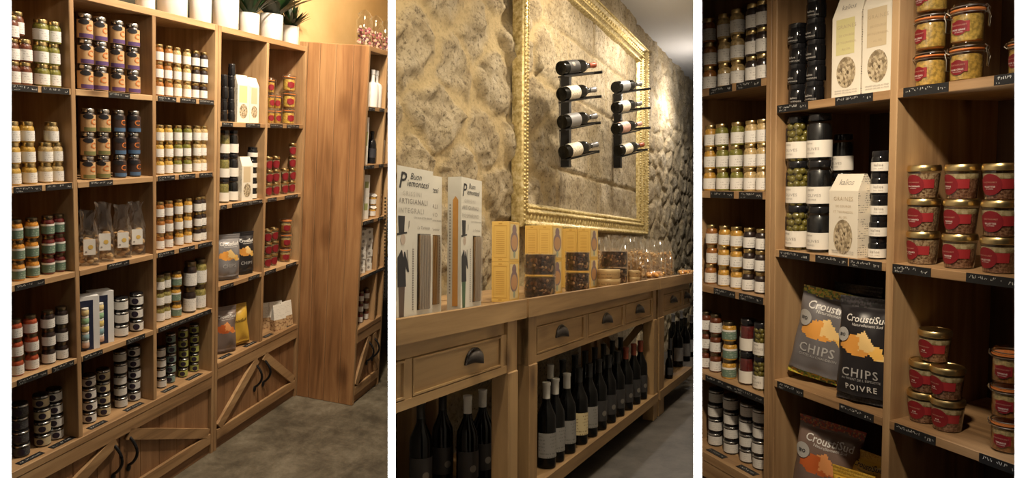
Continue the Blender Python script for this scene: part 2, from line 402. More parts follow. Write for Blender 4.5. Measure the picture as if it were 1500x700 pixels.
b = MB(); b.prism([(-1.6, 0.5), (-1.6, -1.5), (R1.u_at(569.5, -1.5, FL1), -1.5), (R1.u_at(569.5, 0.1, FL1), 0.1), (R1.u_at(569.5, 0.5, FL1), 0.5)], FL1 - 0.05, FL1, conc)
struct('floor', b.mesh('floor', False), R1)
b = MB(); b.box(-1.5, 0.868, 0.45, 0.50, FL1, 1.3, mat('dark_olive_wall', (0.035, 0.034, 0.02), 0.8)); struct('wall_back', b.mesh('wall_back', False), R1)  # back wall in one even olive, far darker than the right wall
b = MB(); b.prism([(0.868, 0.06), (R1.u_at(570, 0.06, 0.0), 0.06), (R1.u_at(570, 0.5, 0.0), 0.5), (0.868, 0.5)], FL1, 1.3, plast); struct('wall_right', b.mesh('wall_right', False), R1)
# middle room: floor, ceiling and rubble stone wall
FL2 = -0.775
def wedge(z, w0, w1, a, c_): return [(R2.u_at(a, w1, z), w1), (R2.u_at(a, w0, z), w0), (R2.u_at(c_, w0, z), w0), (R2.u_at(c_, w1, z), w1)]
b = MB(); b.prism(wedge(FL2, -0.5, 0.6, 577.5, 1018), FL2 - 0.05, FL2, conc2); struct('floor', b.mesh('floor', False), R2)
grey_ceiling = mat('grey_ceiling_paint', (0.50, 0.49, 0.48), 0.85)
b = MB(); b.prism(wedge(1.97, -0.35, 0.62, 577.5, 1018), 1.97, 2.03, grey_ceiling); struct('ceiling', b.mesh('ceiling', False), R2)
def stone_material():
    m, nt, b = nmat('limestone_rubble'); L = nt.links.new
    mp = coords(nt, (1, 1, 1)); n = N(nt, 'ShaderNodeTexNoise', Scale=5.0, Detail=10, Roughness=0.7, Distortion=0.4); L(mp.outputs[0], n.inputs[0])
    r = ramp(nt, [(0.3, (0.25, 0.175, 0.095)), (0.42, (0.44, 0.345, 0.21)), (0.56, (0.58, 0.48, 0.325)), (0.72, (0.70, 0.61, 0.46))]); L(n.outputs[0], r.inputs[0])
    at = N(nt, 'ShaderNodeAttribute', attribute_name='mortar'); mx = N(nt, 'ShaderNodeMix', data_type='RGBA'); L(at.outputs['Fac'], mx.inputs[0]); L(r.outputs[0], mx.inputs[6]); mx.inputs[7].default_value = (0.62, 0.475, 0.255, 1)
    n2 = N(nt, 'ShaderNodeTexNoise', Scale=55, Detail=6, Roughness=0.75); L(mp.outputs[0], n2.inputs[0])
    r2 = ramp(nt, [(0.34, (0.22, 0.18, 0.14)), (0.50, (1, 1, 1))]); L(n2.outputs[0], r2.inputs[0])
    iv = N(nt, 'ShaderNodeMath', operation='MULTIPLY_ADD'); L(at.outputs['Fac'], iv.inputs[0]); iv.inputs[1].default_value = -0.6; iv.inputs[2].default_value = 0.95
    m2 = N(nt, 'ShaderNodeMix', data_type='RGBA', blend_type='MULTIPLY'); L(iv.outputs[0], m2.inputs[0]); L(mx.outputs[2], m2.inputs[6]); L(r2.outputs[0], m2.inputs[7])
    L(m2.outputs[2], b.inputs['Base Color']); b.inputs['Roughness'].default_value = 0.9
    n4 = N(nt, 'ShaderNodeTexNoise', Scale=17, Detail=8, Roughness=0.8); L(mp.outputs[0], n4.inputs[0])
    bp0 = N(nt, 'ShaderNodeBump', Strength=0.9, Distance=0.035); L(n4.outputs[0], bp0.inputs['Height'])
    bp = N(nt, 'ShaderNodeBump', Strength=0.7, Distance=0.012); L(n2.outputs[0], bp.inputs['Height']); L(bp0.outputs[0], bp.inputs['Normal']); L(bp.outputs[0], b.inputs['Normal'])
    return m
def vnoise(x, y, s, seed):
    rs = np.random.RandomState(seed); g = rs.rand(64, 64); X, Y = x * s, y * s
    i, j = np.floor(X).astype(int), np.floor(Y).astype(int); f, h = X - i, Y - j; f = f * f * (3 - 2 * f); h = h * h * (3 - 2 * h)
    G = lambda a, b_: g[a % 64, b_ % 64]
    return (G(i, j) * (1 - f) + G(i + 1, j) * f) * (1 - h) + (G(i, j + 1) * (1 - f) + G(i + 1, j + 1) * f) * h
def cells(x, y, pts, stretch):
    d1 = np.full(x.shape, 9.0); d2 = np.full(x.shape, 9.0); idx = np.zeros(x.shape, int)
    for k, (a, b_) in enumerate(pts):
        d = np.sqrt(((x - a) / stretch) ** 2 + (y - b_) ** 2); near = d < d1
        d2 = np.where(near, d1, np.minimum(d2, d)); idx = np.where(near, k, idx); d1 = np.where(near, d, d1)
    return d2 - d1, idx
def stone_wall():
    U0, U1, Z0, Z1, st = R2.u_at(577.5, 0.53, 0.5) + 0.01, 5.55, -0.80, 1.99, 0.0135
    nu, nz = int((U1 - U0) / st), int((Z1 - Z0) / st); us = np.linspace(U0, U1, nu); zs = np.linspace(Z0, Z1, nz)
    X, Z = np.meshgrid(us, zs); rs = np.random.RandomState(4)
    wx = X + 0.09 * (vnoise(X, Z, 5, 1) - 0.5) + 0.03 * (vnoise(X, Z, 17, 2) - 0.5); wz = Z + 0.09 * (vnoise(X, Z, 5, 3) - 0.5) + 0.03 * (vnoise(X, Z, 17, 5) - 0.5)
    ptsA = [(i * 0.37 + (j % 2) * 0.18 + rs.uniform(-.1, .1), j * 0.26 - 0.9 + rs.uniform(-.07, .07)) for j in range(13) for i in range(-2, 6)]
    ptsC = [(2.9 + i * 0.26 + (j % 2) * 0.13 + rs.uniform(-.07, .07), j * 0.155 - 0.9 + rs.uniform(-.04, .04)) for j in range(20) for i in range(-2, 12)]
    eA, iA = cells(wx, wz, ptsA, 1.2); eC, iC = cells(wx, wz, ptsC, 1.3)
    # dressed blocks inside the frame: courses and head joints
    jd = np.full(X.shape, 9.0); courses = [(-0.9, 0.62, [1.6, 2.3, 3.1]), (0.62, 1.08, [1.45, 2.12, 2.75, 3.3]), (1.08, 1.42, [1.75, 2.45, 3.15]), (1.42, 2.1, [1.3, 2.2, 2.95])]
    for a, b_, heads in courses:
        jd = np.minimum(jd, np.abs(Z + 0.02 * (vnoise(X, Z, 6, 8) - .5) - b_)); ins = (Z > a) & (Z <= b_)
        for h in heads: jd = np.where(ins, np.minimum(jd, np.abs(X + 0.02 * (vnoise(X, Z, 7, 9) - .5) - h)), jd)
    sm = lambda t: np.clip(t, 0, 1) ** 2 * (3 - 2 * np.clip(t, 0, 1))
    mA = sm((eA - 0.012 - 0.05 * (vnoise(X, Z, 8, 31) - .5)) / 0.075); mC = sm((eC - 0.012) / 0.05); mB = sm((jd - 0.004) / 0.014)
    hA = mA * (0.006 + 0.022 * rs.rand(len(ptsA))[iA]) + 0.045 * (vnoise(X, Z, 3.2, 11) - .5) + 0.012 * (vnoise(X, Z, 11, 12) - .5) + mA * (0.036 * (vnoise(wx, wz, 13, 12) - .5) + 0.026 * (vnoise(wx, wz, 31, 18) - .5)) + 0.006 * (vnoise(X, Z, 37, 19) - .5)
    hC = mC * (0.010 + 0.012 * rs.rand(len(ptsC))[iC]) + 0.016 * (vnoise(X, Z, 9, 14) - .5) + 0.012 * (vnoise(X, Z, 27, 15) - .5)
    hB = mB * 0.016 + 0.012 * (vnoise(X, Z, 4, 16) - .5) + 0.008 * (vnoise(X, Z, 21, 17) - .5) + 0.02
    a = sm((X - 1.35 + 0.15 * (vnoise(X, Z, 3, 21) - .5)) / 0.35); c_ = sm((X - 3.15) / 0.2)
    h = hA * (1 - a) + hB * a; h = h * (1 - c_) + hC * c_; mort = (1 - mA) * (1 - a) + (1 - mB) * a * 0.6; mort = mort * (1 - c_) + (1 - mC) * c_ * 0.35
    Y = 0.575 - h
    lim = np.vectorize(lambda y_, z_: R2.u_at(577.2, y_, z_))(Y, Z); X = np.maximum(X, lim)
    me = bpy.data.meshes.new('stone_wall'); vs = np.stack([X, Y, Z], -1).reshape(-1, 3)
    q = np.arange(nu * nz).reshape(nz, nu); f = np.stack([q[:-1, :-1], q[:-1, 1:], q[1:, 1:], q[1:, :-1]], -1).reshape(-1, 4)
    # closed back so that the wall has thickness
    n0 = len(vs); UB = max(R2.u_at(577.2, 0.66, -0.8), R2.u_at(577.2, 0.66, 2.0)); back = [(UB, 0.66, Z0), (U1, 0.66, Z0), (U1, 0.66, Z1), (UB, 0.66, Z1)]
    fs = f.tolist(); fs.append([n0 + 3, n0 + 2, n0 + 1, n0])
    fs.append(q[0, ::-1].tolist() + [n0, n0 + 1]); fs.append(q[-1, :].tolist() + [n0 + 2, n0 + 3]); fs.append(q[:, 0].tolist() + [n0 + 3, n0]); fs.append(q[::-1, -1].tolist() + [n0 + 1, n0 + 2])
    me.from_pydata(vs.tolist() + back, [], fs); me.materials.append(stone_material())
    at = me.attributes.new('mortar', 'FLOAT', 'POINT'); at.data.foreach_set('value', np.concatenate([mort.reshape(-1), np.zeros(4)]).astype(np.float32))
    me.polygons.foreach_set('use_smooth', [True] * len(f) + [False] * 5); me.update(); return me
struct('wall_back', stone_wall(), R2)
# added white walls in the gaps between the three rooms, each seen end-on
CAMM = Matrix(((1, 0, 0), (0, 0, 1), (0, -1, 0))).to_4x4()   # x right, y forward, z up -> camera x right, y down, z forward
def partition(name, px, wpx, z0, z1, hh):
    k = (px - 750) / 1000; n = math.hypot(k, 1); d = (k / n, 1 / n); s = (1 / n, -k / n); half = wpx / 1000 * z0 / 2 / n
    p = lambda z, q: (z * k + q * half * s[0], 0, z + q * half * s[1])
    b = MB(); ring = lambda y: [(x, y, z) for x, _, z in (p(z0, -1), p(z0, 1), p(z1, 1), p(z1, -1))]
    b.hull(ring(-hh), ring(hh), mat('white_partition_paint', (0.9, 0.9, 0.9), 0.6))
    o = link(name, b.mesh(name, False)); o['kind'] = 'structure'
    M = W3.to_4x4(); M.translation = EYE; o.matrix_world = M
partition('added_divider_left', 573.8, 11.0, 1.15, 6.2, 2.3); partition('added_divider_right', 1022, 12.0, 1.15, 6.2, 2.3)
partition('added_post_1', -8, 50, 1.15, 1.20, 1.6); partition('added_post_2', 1511, 50, 1.15, 1.20, 1.6)

# ------------------------------------------------------------------ shelving
T = 0.022; DP = 0.42
rng = random.Random(3)
def price_label(room, px0, px1, z, long_text=False, flat=False, w=0.0):
    u0, u1 = sorted((room.u_at(px0, w, z), room.u_at(px1, w, z))); L_ = u1 - u0; b = MB(); h = 0.023
    if flat:
        b.box(-L_ / 2, L_ / 2, -0.014, 0.014, 0, 0.0015, chalkboard); v, f = scribble2d(L_ * 0.8, 0.007, rng); b.add([(x - L_ * 0.4, y - 0.004, 0.0018) for x, y in v], f, chalk)
    else:
        b.box(-L_ / 2, L_ / 2, -0.0018, 0, -h, 0, chalkboard)
        n = max(1, round(L_ / 0.16))
        for i in range(n):
            a = -L_ / 2 + L_ * i / n; seg = L_ / n
            v, f = scribble2d(seg * 0.6, 0.0068, rng); b.flat(v, f, chalk, a + seg * 0.06, -0.0021, -0.011)
            v, f = scribble2d(seg * 0.2, 0.0068, rng); b.flat(v, f, chalk, a + seg * 0.76, -0.0021, -0.0155)
            if rng.random() < 0.5: v, f = scribble2d(seg * 0.22, 0.005, rng); b.flat(v, f, chalk, a + seg * 0.08, -0.0021, -0.0195)
    me = b.mesh('price_label', False); return me, (u0 + u1) / 2
def unit(room, label, uL, uR, dividers, top, base, floor, shelves, tags, doors, w0=0.0, depth=DP, clip=None):
    """shelves: {(u0,u1):[z,...]}; tags: [(px0,px1,z,flat)]"""
    root = link('shelving_unit', None); setp(root, label, 'shelves'); put(root, room, 0, 0, 0)
    w1 = w0 + depth
    def board(b, x0, x1, y0, y1, z0, z1, m, bev=0.0):
        if clip is None or x0 > room.u_at(clip, y0, -0.4): return b.box(x0, x1, y0, y1, z0, z1, m, bev)
        P = [(x0, y0), (x1, y0), (x1, y1), (x0, y1)]; g = lambda q: q[0] - room.u_at(clip, q[1], -0.4); out = []
        for i in range(4):
            p, q = P[i], P[(i + 1) % 4]; gp, gq = g(p), g(q)
            if gp >= 0: out.append(p)
            if (gp >= 0) != (gq >= 0): t = gp / (gp - gq); out.append((p[0] + t * (q[0] - p[0]), p[1] + t * (q[1] - p[1])))
        return b.prism(out, z0, z1, m)
    for u in (uL, uR - T):
        b = MB(); board(b, u, u + T, w0, w1, floor + 0.0, top - 0.0, wood_z, 0.002); link('side_panel', b.mesh('side_panel', False), root)
    b = MB(); board(b, uL + T, uR - T, w0 + 0.001, w1, top - 0.03, top, wood_x, 0.002); link('top_board', b.mesh('top_board', False), root)
    b = MB(); b.box(uL + T, uR - T, w1 - 0.012, w1, floor + 0.02, top - 0.03, wood_back_shaded); link('back_panel', b.mesh('back_panel', False), root)
    for d in dividers:
        b = MB(); b.box(d - T / 2, d + T / 2, w0 + 0.001, w1 - 0.013, base, top - 0.03, wood_z, 0.002); link('divider', b.mesh('divider', False), root)
    edges = [uL + T] + [q for d in dividers for q in (d - T / 2, d + T / 2)] + [uR - T]; bays = [(edges[2 * i], edges[2 * i + 1]) for i in range(len(dividers) + 1)]
    for bi, (a, c_) in enumerate(bays):
        zs = shelves[bi] if isinstance(shelves[0], (list, tuple)) else shelves
        for z in zs:
            b = MB(); board(b, a, c_, w0 + 0.0005, w1 - 0.013, z - 0.024, z, wood_x, 0.0015); s = link('shelf', b.mesh('shelf', False), root)
            for (p0, p1, tz, fl) in tags:
                um = (room.u_at(p0, w0, tz) + room.u_at(p1, w0, tz)) / 2
                if abs(tz - z) < 1e-6 and a - 0.03 < um < c_ + 0.03 and not fl:
                    me, uc = price_label(room, p0, p1, tz, w=w0); t = link('price_label', me, s); t.location = (uc, w0, z - 0.0005)
    # base cabinet
    b = MB(); board(b, uL + T, uR - T, w0 - 0.004, w1 - 0.013, base - 0.03, base, wood_x, 0.002); bt = link('base_top', b.mesh('base_top', False), root)
    for (p0, p1, tz, fl) in tags:
        if fl and abs(tz - base) < 1e-6:
            me, uc = price_label(room, p0, p1, tz, flat=True, w=w0 + 0.03); t = link('price_label', me, bt); t.location = (uc, w0 + 0.03, base)
    b = MB(); board(b, uL + T, uR - T, w0 - 0.002, w0 + 0.02, base - 0.095, base - 0.03, wood_x, 0.002); link('rail', b.mesh('rail', False), root)
    zb, zt = floor + 0.06, base - 0.097
    b = MB(); board(b, uL + T, uR - T, w0 + 0.012, w0 + 0.03, floor, zb - 0.002, door_x, 0.002); link('plinth', b.mesh('plinth', False), root)
    if doors:
        mid = doors
        for side, (a, c_) in ((-1, (uL + T + 0.003, mid - 0.002)), (1, (mid + 0.002, uR - T - 0.003))):
            b = MB(); n = 5; pw = (c_ - a) / n
            for i in range(n): b.box(a + i * pw + 0.0008, a + (i + 1) * pw - 0.0008, w0 + 0.016, w0 + 0.03, zb, zt, door_z, 0.002)
            d = link('door', b.mesh('door', False), root)
            b = MB(); b.box(a, c_, w0 - 0.001, w0 + 0.015, zb, zb + 0.06, wood_x, 0.002); link('door_rail', b.mesh('door_rail', False), d)
            # diagonal brace, low at the outside, high at the middle
            x0, x1 = (a, c_) if side < 0 else (c_, a); s = 1 if side < 0 else -1
            p = Vector((x0 + s * 0.02, 0, zb + 0.07)); q = Vector((x1 - s * 0.035, 0, zt - 0.005)); dr = (q - p).normalized(); nn = Vector((-dr.z, 0, dr.x)) * 0.026
            ring = lambda y: [(v.x, y, v.z) for v in (p - nn, q - nn, q + nn, p + nn)]
            b = MB(); b.hull(ring(w0 - 0.002), ring(w0 + 0.015), wood_x); link('brace', b.mesh('brace', False), d)
            hx = mid + side * 0.045; hz = (zb + zt) / 2 + 0.07
            pts = [(hx, w0 - 0.002 + 0.016 * (0) + 0.014 - 0.05 * math.sin(PI * t) ** 0.8, hz - 0.075 + 0.15 * t) for t in [i / 10 for i in range(11)]]
            b = MB(); b.tube(pts, 0.007, black_metal, 8)
            for e in (-1, 1): b.ball((hx, w0 + 0.010, hz + e * 0.085), (0.014, 0.006, 0.02), black_metal, 10, 6)
            link('handle', b.mesh('handle'), d, )
    return root, bays
Z1L = dict(top=0.0, s1=-0.3731, s2=-0.7369, s3=-1.098, s4=-1.4644, base=-1.8185)
tagsL = [(17, 55, Z1L['s1'], 0), (61, 101, Z1L['s1'], 0), (159, 190, Z1L['s1'], 0), (231, 258, Z1L['s1'], 0), (264, 287, Z1L['s1'], 0), (292, 313, Z1L['s1'], 0),
         (20, 61, Z1L['s2'], 0), (67, 105, Z1L['s2'], 0), (131, 165, Z1L['s2'], 0), (231, 256, Z1L['s2'], 0), (262, 286, Z1L['s2'], 0), (292, 311, Z1L['s2'], 0),
         (22, 65, Z1L['s3'], 0), (157, 189, Z1L['s3'], 0), (231, 255, Z1L['s3'], 0), (262, 285, Z1L['s3'], 0), (290, 310, Z1L['s3'], 0),
         (25, 69, Z1L['s4'], 0), (76, 108, Z1L['s4'], 0), (122, 150, Z1L['s4'], 0), (185, 212, Z1L['s4'], 0), (232, 309, Z1L['s4'], 0),
         (26, 62, Z1L['base'], 1), (74, 108, Z1L['base'], 1), (130, 155, Z1L['base'], 1), (183, 208, Z1L['base'], 1), (238, 258, Z1L['base'], 1), (274, 294, Z1L['base'], 1)]
unit(R1, 'three-bay pine wall shelves packed with jars, over braced cupboard doors, left photo', -1.30, -0.002, [-0.8716, -0.4411], 0.0, Z1L['base'], FL1, [Z1L[k] for k in ('s1', 's2', 's3', 's4')], tagsL, -0.648)
Z1R = dict(s1=-0.4809, s2=-0.9161, s3=-1.3579, base=-1.7895)
tagsR = [(325, 341, Z1R['s1'], 0), (360, 381, Z1R['s1'], 0), (396, 414, Z1R['s1'], 0), (420, 438, Z1R['s1'], 0), (323, 332, Z1R['s2'], 0), (340, 384, Z1R['s2'], 0), (392, 405, Z1R['s2'], 0), (417, 436, Z1R['s2'], 0),
         (323, 342, Z1R['s3'], 0), (364, 380, Z1R['s3'], 0), (388, 404, Z1R['s3'], 0), (419, 434, Z1R['s3'], 0), (322, 338, Z1R['base'], 1), (358, 374, Z1R['base'], 1), (386, 398, Z1R['base'], 1), (415, 427, Z1R['base'], 1)]
unit(R1, 'two-bay pine wall shelves with white cartons and chip bags, over braced doors, left photo', 0.002, 0.866, [0.4392], 0.0, Z1R['base'], FL1, [Z1R[k] for k in ('s1', 's2', 's3')], tagsR, 0.4392)
# cabinet standing forward of the others, its plank side towards us
WB = -0.4127; ZB = dict(s1=-0.335, s2=-0.700, s3=-1.06, s4=-1.425, base=-1.78)
root, _ = unit(R1, 'tall pine cabinet standing forward with a broad plank side, left photo', 0.869, R1.u_at(569.5, WB, -0.9), [1.158], 0.033, ZB['base'], FL1, [ZB[k] for k in ('s1', 's2', 's3', 's4')],
     [(540, 549, ZB['s1'], 0), (556, 563, ZB['s1'], 0), (533, 548, ZB['s2'], 0), (555, 562, ZB['s2'], 0), (532, 547, ZB['s3'], 0), (554, 561, ZB['s3'], 0), (528, 562, ZB['s4'], 0)], 1.13, w0=WB, depth=0.47)
b = MB()
for i, (a, c_) in enumerate(((0.0, 0.10), (0.102, 0.215), (0.217, 0.325), (0.327, 0.41))): b.box(0.862, 0.869, WB + a, WB + c_ - 0.001, FL1, 0.032, wood('pine_plank', 2, (0.16, 0.07, 0.026), (0.34, 0.165, 0.066), (0.50, 0.275, 0.12), knots=1.9), 0.005)
link('plank_side', b.mesh('plank_side', False), root)

# right photo units (same furniture, other visit)
Z3L = dict(s1=0.0924, s2=-0.2701, s3=-0.6155, s4=-0.9487, base=-1.2496); FL3 = -1.819
u3l = R3.u_at(1027.5, 0.0, -0.4)
unit(R3, 'narrow bay of pine shelves with rows of small jars, right photo', -0.43, 0.0195, [], 0.52, Z3L['base'], FL3, [Z3L[k] for k in ('s1', 's2', 's3', 's4')],
     [(1039.5, 1072.5, Z3L['s1'], 0), (1079, 1115, Z3L['s1'], 0), (1041, 1075, Z3L['s2'], 0), (1083, 1117, Z3L['s2'], 0), (1046, 1077, Z3L['s3'], 0), (1083, 1118, Z3L['s3'], 0), (1034, 1119, Z3L['s4'], 0), (1038, 1062, Z3L['base'], 1), (1082, 1108, Z3L['base'], 1)], None, clip=1027.3)
Z3R = dict(s1=0.0, s2=-0.4518, s3=-0.876, base=-1.308)
unit(R3, 'wide two-bay pine shelves with chip bags and red-labelled jars, right photo', 0.0205, 0.95, [0.447], 0.481, Z3R['base'], FL3, [Z3R[k] for k in ('s1', 's2', 's3')],
     [(1139, 1184, 0.0, 0), (1224, 1279, 0.0, 0), (1324, 1390, 0.0, 0), (1457, 1500, 0.0, 0), (1142, 1186, Z3R['s2'], 0), (1195, 1242, Z3R['s2'], 0), (1244.5, 1292, Z3R['s2'], 0), (1308, 1364, Z3R['s2'], 0), (1416, 1500, Z3R['s2'], 0),
      (1139, 1177, Z3R['s3'], 0), (1230, 1280, Z3R['s3'], 0), (1311, 1371, Z3R['s3'], 0), (1435, 1500, Z3R['s3'], 0)], 0.447)
b = MB(); b.box(u3l + 0.03, 1.2, -0.02, 0.5, FL3 - 0.05, FL3, conc); struct('floor', b.mesh('floor', False), R3)

# ------------------------------------------------------------------ middle photo: shop tables, frame
def table(label, uL, uR, drawers, legs, ztop=0.0, w1=0.47, clip=None, legw=0.07, brace=True):
    root = link('console_table', None); setp(root, label, 'table', 'drawer tables along the stone wall'); put(root, R2)
    def quad(a, c_, wa, wb):   # cut along the partition where the table meets it
        P = [(a, wa), (c_, wa), (c_, wb), (a, wb)]
        if clip is None: return P
        g = lambda q: q[0] - R2.u_at(clip, q[1], -0.1) - 0.002; out = []
        for i in range(4):
            p, q = P[i], P[(i + 1) % 4]; gp, gq = g(p), g(q)
            if gp >= 0: out.append(p)
            if (gp >= 0) != (gq >= 0): t = gp / (gp - gq); out.append((p[0] + t * (q[0] - p[0]), p[1] + t * (q[1] - p[1])))
        return out
    b = MB(); b.prism(quad(uL, uR, -0.0, w1), -0.055, -0.012, oak_x); b.prism(quad(uL, uR, -0.0, 0.022), -0.012, 0.006, oak_x); link('tabletop', b.mesh('tabletop', False), root)
    a0, a1 = (uL if clip else legs[0][0]), (legs[-1][1] if brace or clip else uR)
    b = MB(); b.prism(quad(a0, a1, 0.030, 0.045), -0.098, -0.055, oak_x); b.prism(quad(a0, a1, 0.020, 0.045), -0.2197, -0.196, oak_x)
    prev = a0
    for d0, d1 in drawers + [(a1, a1)]:
        if d0 > prev + 0.004: b.prism(quad(prev, d0 - 0.002, 0.022, 0.045), -0.196, -0.098, oak_z)
        prev = d1 + 0.002
    b.prism(quad(a0, a1, w1 - 0.03, w1 - 0.015), -0.2197, -0.055, oak_x); link('apron', b.mesh('apron', False), root)
    for d0, d1 in drawers:
        b = MB(); b.prism(quad(d0, d1, 0.027, 0.3), -0.193, -0.100, oak_x)
        e = 0.005
        b.prism(quad(d0, d1, 0.020, 0.027), -0.193, -0.193 + e, oak_x); b.prism(quad(d0, d1, 0.020, 0.027), -0.100 - e, -0.100, oak_x)
        b.box(d1 - e, d1, 0.020, 0.027, -0.193 + e, -0.100 - e, oak_z)
        if clip is None or d0 > R2.u_at(clip, 0.0, 0) + 0.03: b.box(d0, d0 + e, 0.020, 0.027, -0.193 + e, -0.100 - e, oak_z)
        d = link('drawer', b.mesh('drawer', False), root)
        if d1 - d0 > 0.12:
            # cup pull: quarter bowl open below
            b = MB(); R_ = 0.048; vs, fs = [], []; uc, zc = (d0 + d1) / 2, -0.158; n, k = 12, 6
            if len(drawers) == 2 and clip: uc = -0.27
            for i in range(n + 1):
                for j in range(k + 1):
                    a, c_ = PI * i / n, (PI / 2) * j / k
                    vs.append((uc + R_ * math.cos(a) * math.cos(c_ * 0.98) * 1.05, 0.026 - 0.032 * math.sin(a) ** 0.8 * math.sin(c_) - 0.002, zc + R_ * 0.86 * math.sin(a) * math.cos(c_ * 0.98)))
            for i in range(n):
                for j in range(k): q = i * (k + 1) + j; fs.append((q, q + 1, q + k + 2, q + k + 1))
            b.add(vs, fs, pewter); b.tube([(uc + 1.05 * R_ * math.cos(PI * i / 12), 0.024, zc + 0.86 * R_ * math.sin(PI * i / 12)) for i in range(13)], 0.004, pewter, 6)
            o = link('cup_pull', b.mesh('cup_pull'), d); o['label'] = 'dark pewter cup pull'
    for a, c_ in legs:
        for wa, wb in ((0.012, 0.075), (w1 - 0.09, w1 - 0.03)):
            if clip and a < R2.u_at(clip, wb, 0): continue
            b = MB(); b.box(a, c_, wa, wb, FL2, -0.2197 if wa < 0.1 else -0.0551, oak_z, 0.003)
            if wa < 0.1: b.box(a, c_, 0.018, wb, -0.2197, -0.0551, oak_z)
            link('leg', b.mesh('leg', False), root)
    b = MB(); b.prism(quad(a0, a1, 0.004, w1 - 0.03), -0.68, -0.632, oak_x); link('lower_shelf', b.mesh('lower_shelf', False), root)
    if brace:
        for s in (0, 1):
            p = Vector((a1 - 0.04, 0.09, -0.25 if s else -0.60)); q = Vector((a1 - 0.04, w1 - 0.10, -0.60 if s else -0.25)); dr = (q - p).normalized(); nn = Vector((0, -dr.z, dr.y)) * 0.018
            ring = lambda x: [(x, v.y, v.z) for v in (p - nn, q - nn, q + nn, p + nn)]
            b = MB(); o_ = 0.0 + 0.014 * s; b.hull(ring(a1 - 0.05 + o_), ring(a1 - 0.037 + o_), oak_z); link('brace', b.mesh('brace', False), root)
    return root
uc = R2.u_at(577, 0.0, 0.0) - 0.06
table('oak drawer table cut by the partition, breadstick boxes standing on it', uc, 0.035, [(-0.74, -0.62), (-0.585, -0.105)], [(-0.068, 0.0)], clip=577.0, brace=False)
table('long oak drawer table with a row of wine bottles on its lower shelf', 0.055, 1.80, [(0.165, 0.632), (0.69, 1.175), (1.22, 1.70)], [(0.09, 0.155), (1.725, 1.79)])
table('oak drawer table beyond the long one, with wine bottles at its far end', 1.815, 2.72, [(1.99, 2.45), (2.52, 2.70)], [(1.835, 1.955)], brace=False)

gold = None
def gold_mat():
    m, nt, b = nmat('gilded_wood'); L = nt.links.new
    mp = coords(nt, (1, 1, 1)); n = N(nt, 'ShaderNodeTexNoise', Scale=60, Detail=5); L(mp.outputs[0], n.inputs[0])
    r = ramp(nt, [(0.3, (0.28, 0.20, 0.07)), (0.5, (0.52, 0.41, 0.18)), (0.7, (0.70, 0.60, 0.36))]); L(n.outputs[0], r.inputs[0]); L(r.outputs[0], b.inputs['Base Color'])
    b.inputs['Metallic'].default_value = 0.65; b.inputs['Roughness'].default_value = 0.42
    bp = N(nt, 'ShaderNodeBump', Strength=0.2, Distance=0.003); L(n.outputs[0], bp.inputs['Height']); L(bp.outputs[0], b.inputs['Normal']); return m
def frame():
    G = gold_mat(); u0, u1, z0, z1 = 1.025, 3.357, 0.276, 1.757; yb = 0.548
    # profile: (inset from the outer edge, height above the wall)
    prof = [(0, 0), (0, 0.050), (0.004, 0.060), (0.010, 0.066), (0.018, 0.066), (0.024, 0.058), (0.034, 0.048), (0.050, 0.040), (0.062, 0.042), (0.070, 0.048), (0.078, 0.050), (0.086, 0.046), (0.092, 0.036), (0.100, 0.030), (0.108, 0.032), (0.116, 0.028), (0.124, 0.016), (0.130, 0.0)]
    b = MB(); vs, fs = [], []; n = len(prof)
    for cx_, cz_, sx, sz in ((u0, z0, 1, 1), (u1, z0, -1, 1), (u1, z1, -1, -1), (u0, z1, 1, -1)):
        for a, h in prof: vs.append((cx_ + sx * a, yb - h, cz_ + sz * a))
    for k in range(4):
        l = (k + 1) % 4
        for i in range(n - 1): fs.append((k * n + i, k * n + i + 1, l * n + i + 1, l * n + i))
        fs.append((k * n + n - 1, k * n, l * n, l * n + n - 1))
    b.add(vs, fs, G)
    link_root = link('picture_frame', b.mesh('picture_frame', True, 25)); setp(link_root, 'large empty gilded ornate frame hung on the stone wall round the bottles', 'frame'); put(link_root, R2)
    def rows(inset, h, step, size, shape):
        b = MB(); a0, a1, c0, c1 = u0 + inset, u1 - inset, z0 + inset, z1 - inset
        def run(p, q, horiz):
            L_ = abs(q - p); m_ = int(L_ / step)
            for i in range(m_ + 1): yield p + (q - p) * i / m_
        for z in (c0, c1):
            for x in run(a0, a1, 1): shape(b, x, yb - h, z, size, True)
        for x in (a0, a1):
            for z in run(c0, c1, 0): shape(b, x, yb - h, z, size, False)
        return b
    def bead(b, x, y, z, s, hz): b.ball((x, y, z), s, G, 6, 4)
    def leaf(b, x, y, z, s, hz):
        if hz: b.ball((x, y, z), (s * 0.55, s * 0.5, s), G, 6, 4); b.ball((x + s * 0.9, y + s * .2, z + s * .3), (s * 0.3, s * 0.4, s * .6), G, 5, 4)
        else: b.ball((x, y, z), (s, s * 0.5, s * 0.55), G, 6, 4); b.ball((x + s * .3, y + s * .2, z + s * 0.9), (s * .6, s * 0.4, s * 0.3), G, 5, 4)
    for nm, ar in (('rope_edge', (0.014, 0.066, 0.022, 0.009, bead)), ('leaf_moulding', (0.050, 0.042, 0.044, 0.021, leaf)), ('rope_edge', (0.079, 0.050, 0.017, 0.0075, bead)), ('inner_beading', (0.108, 0.031, 0.020, 0.008, bead))):
        b = rows(*ar); link(nm, b.mesh(nm), link_root)
frame()

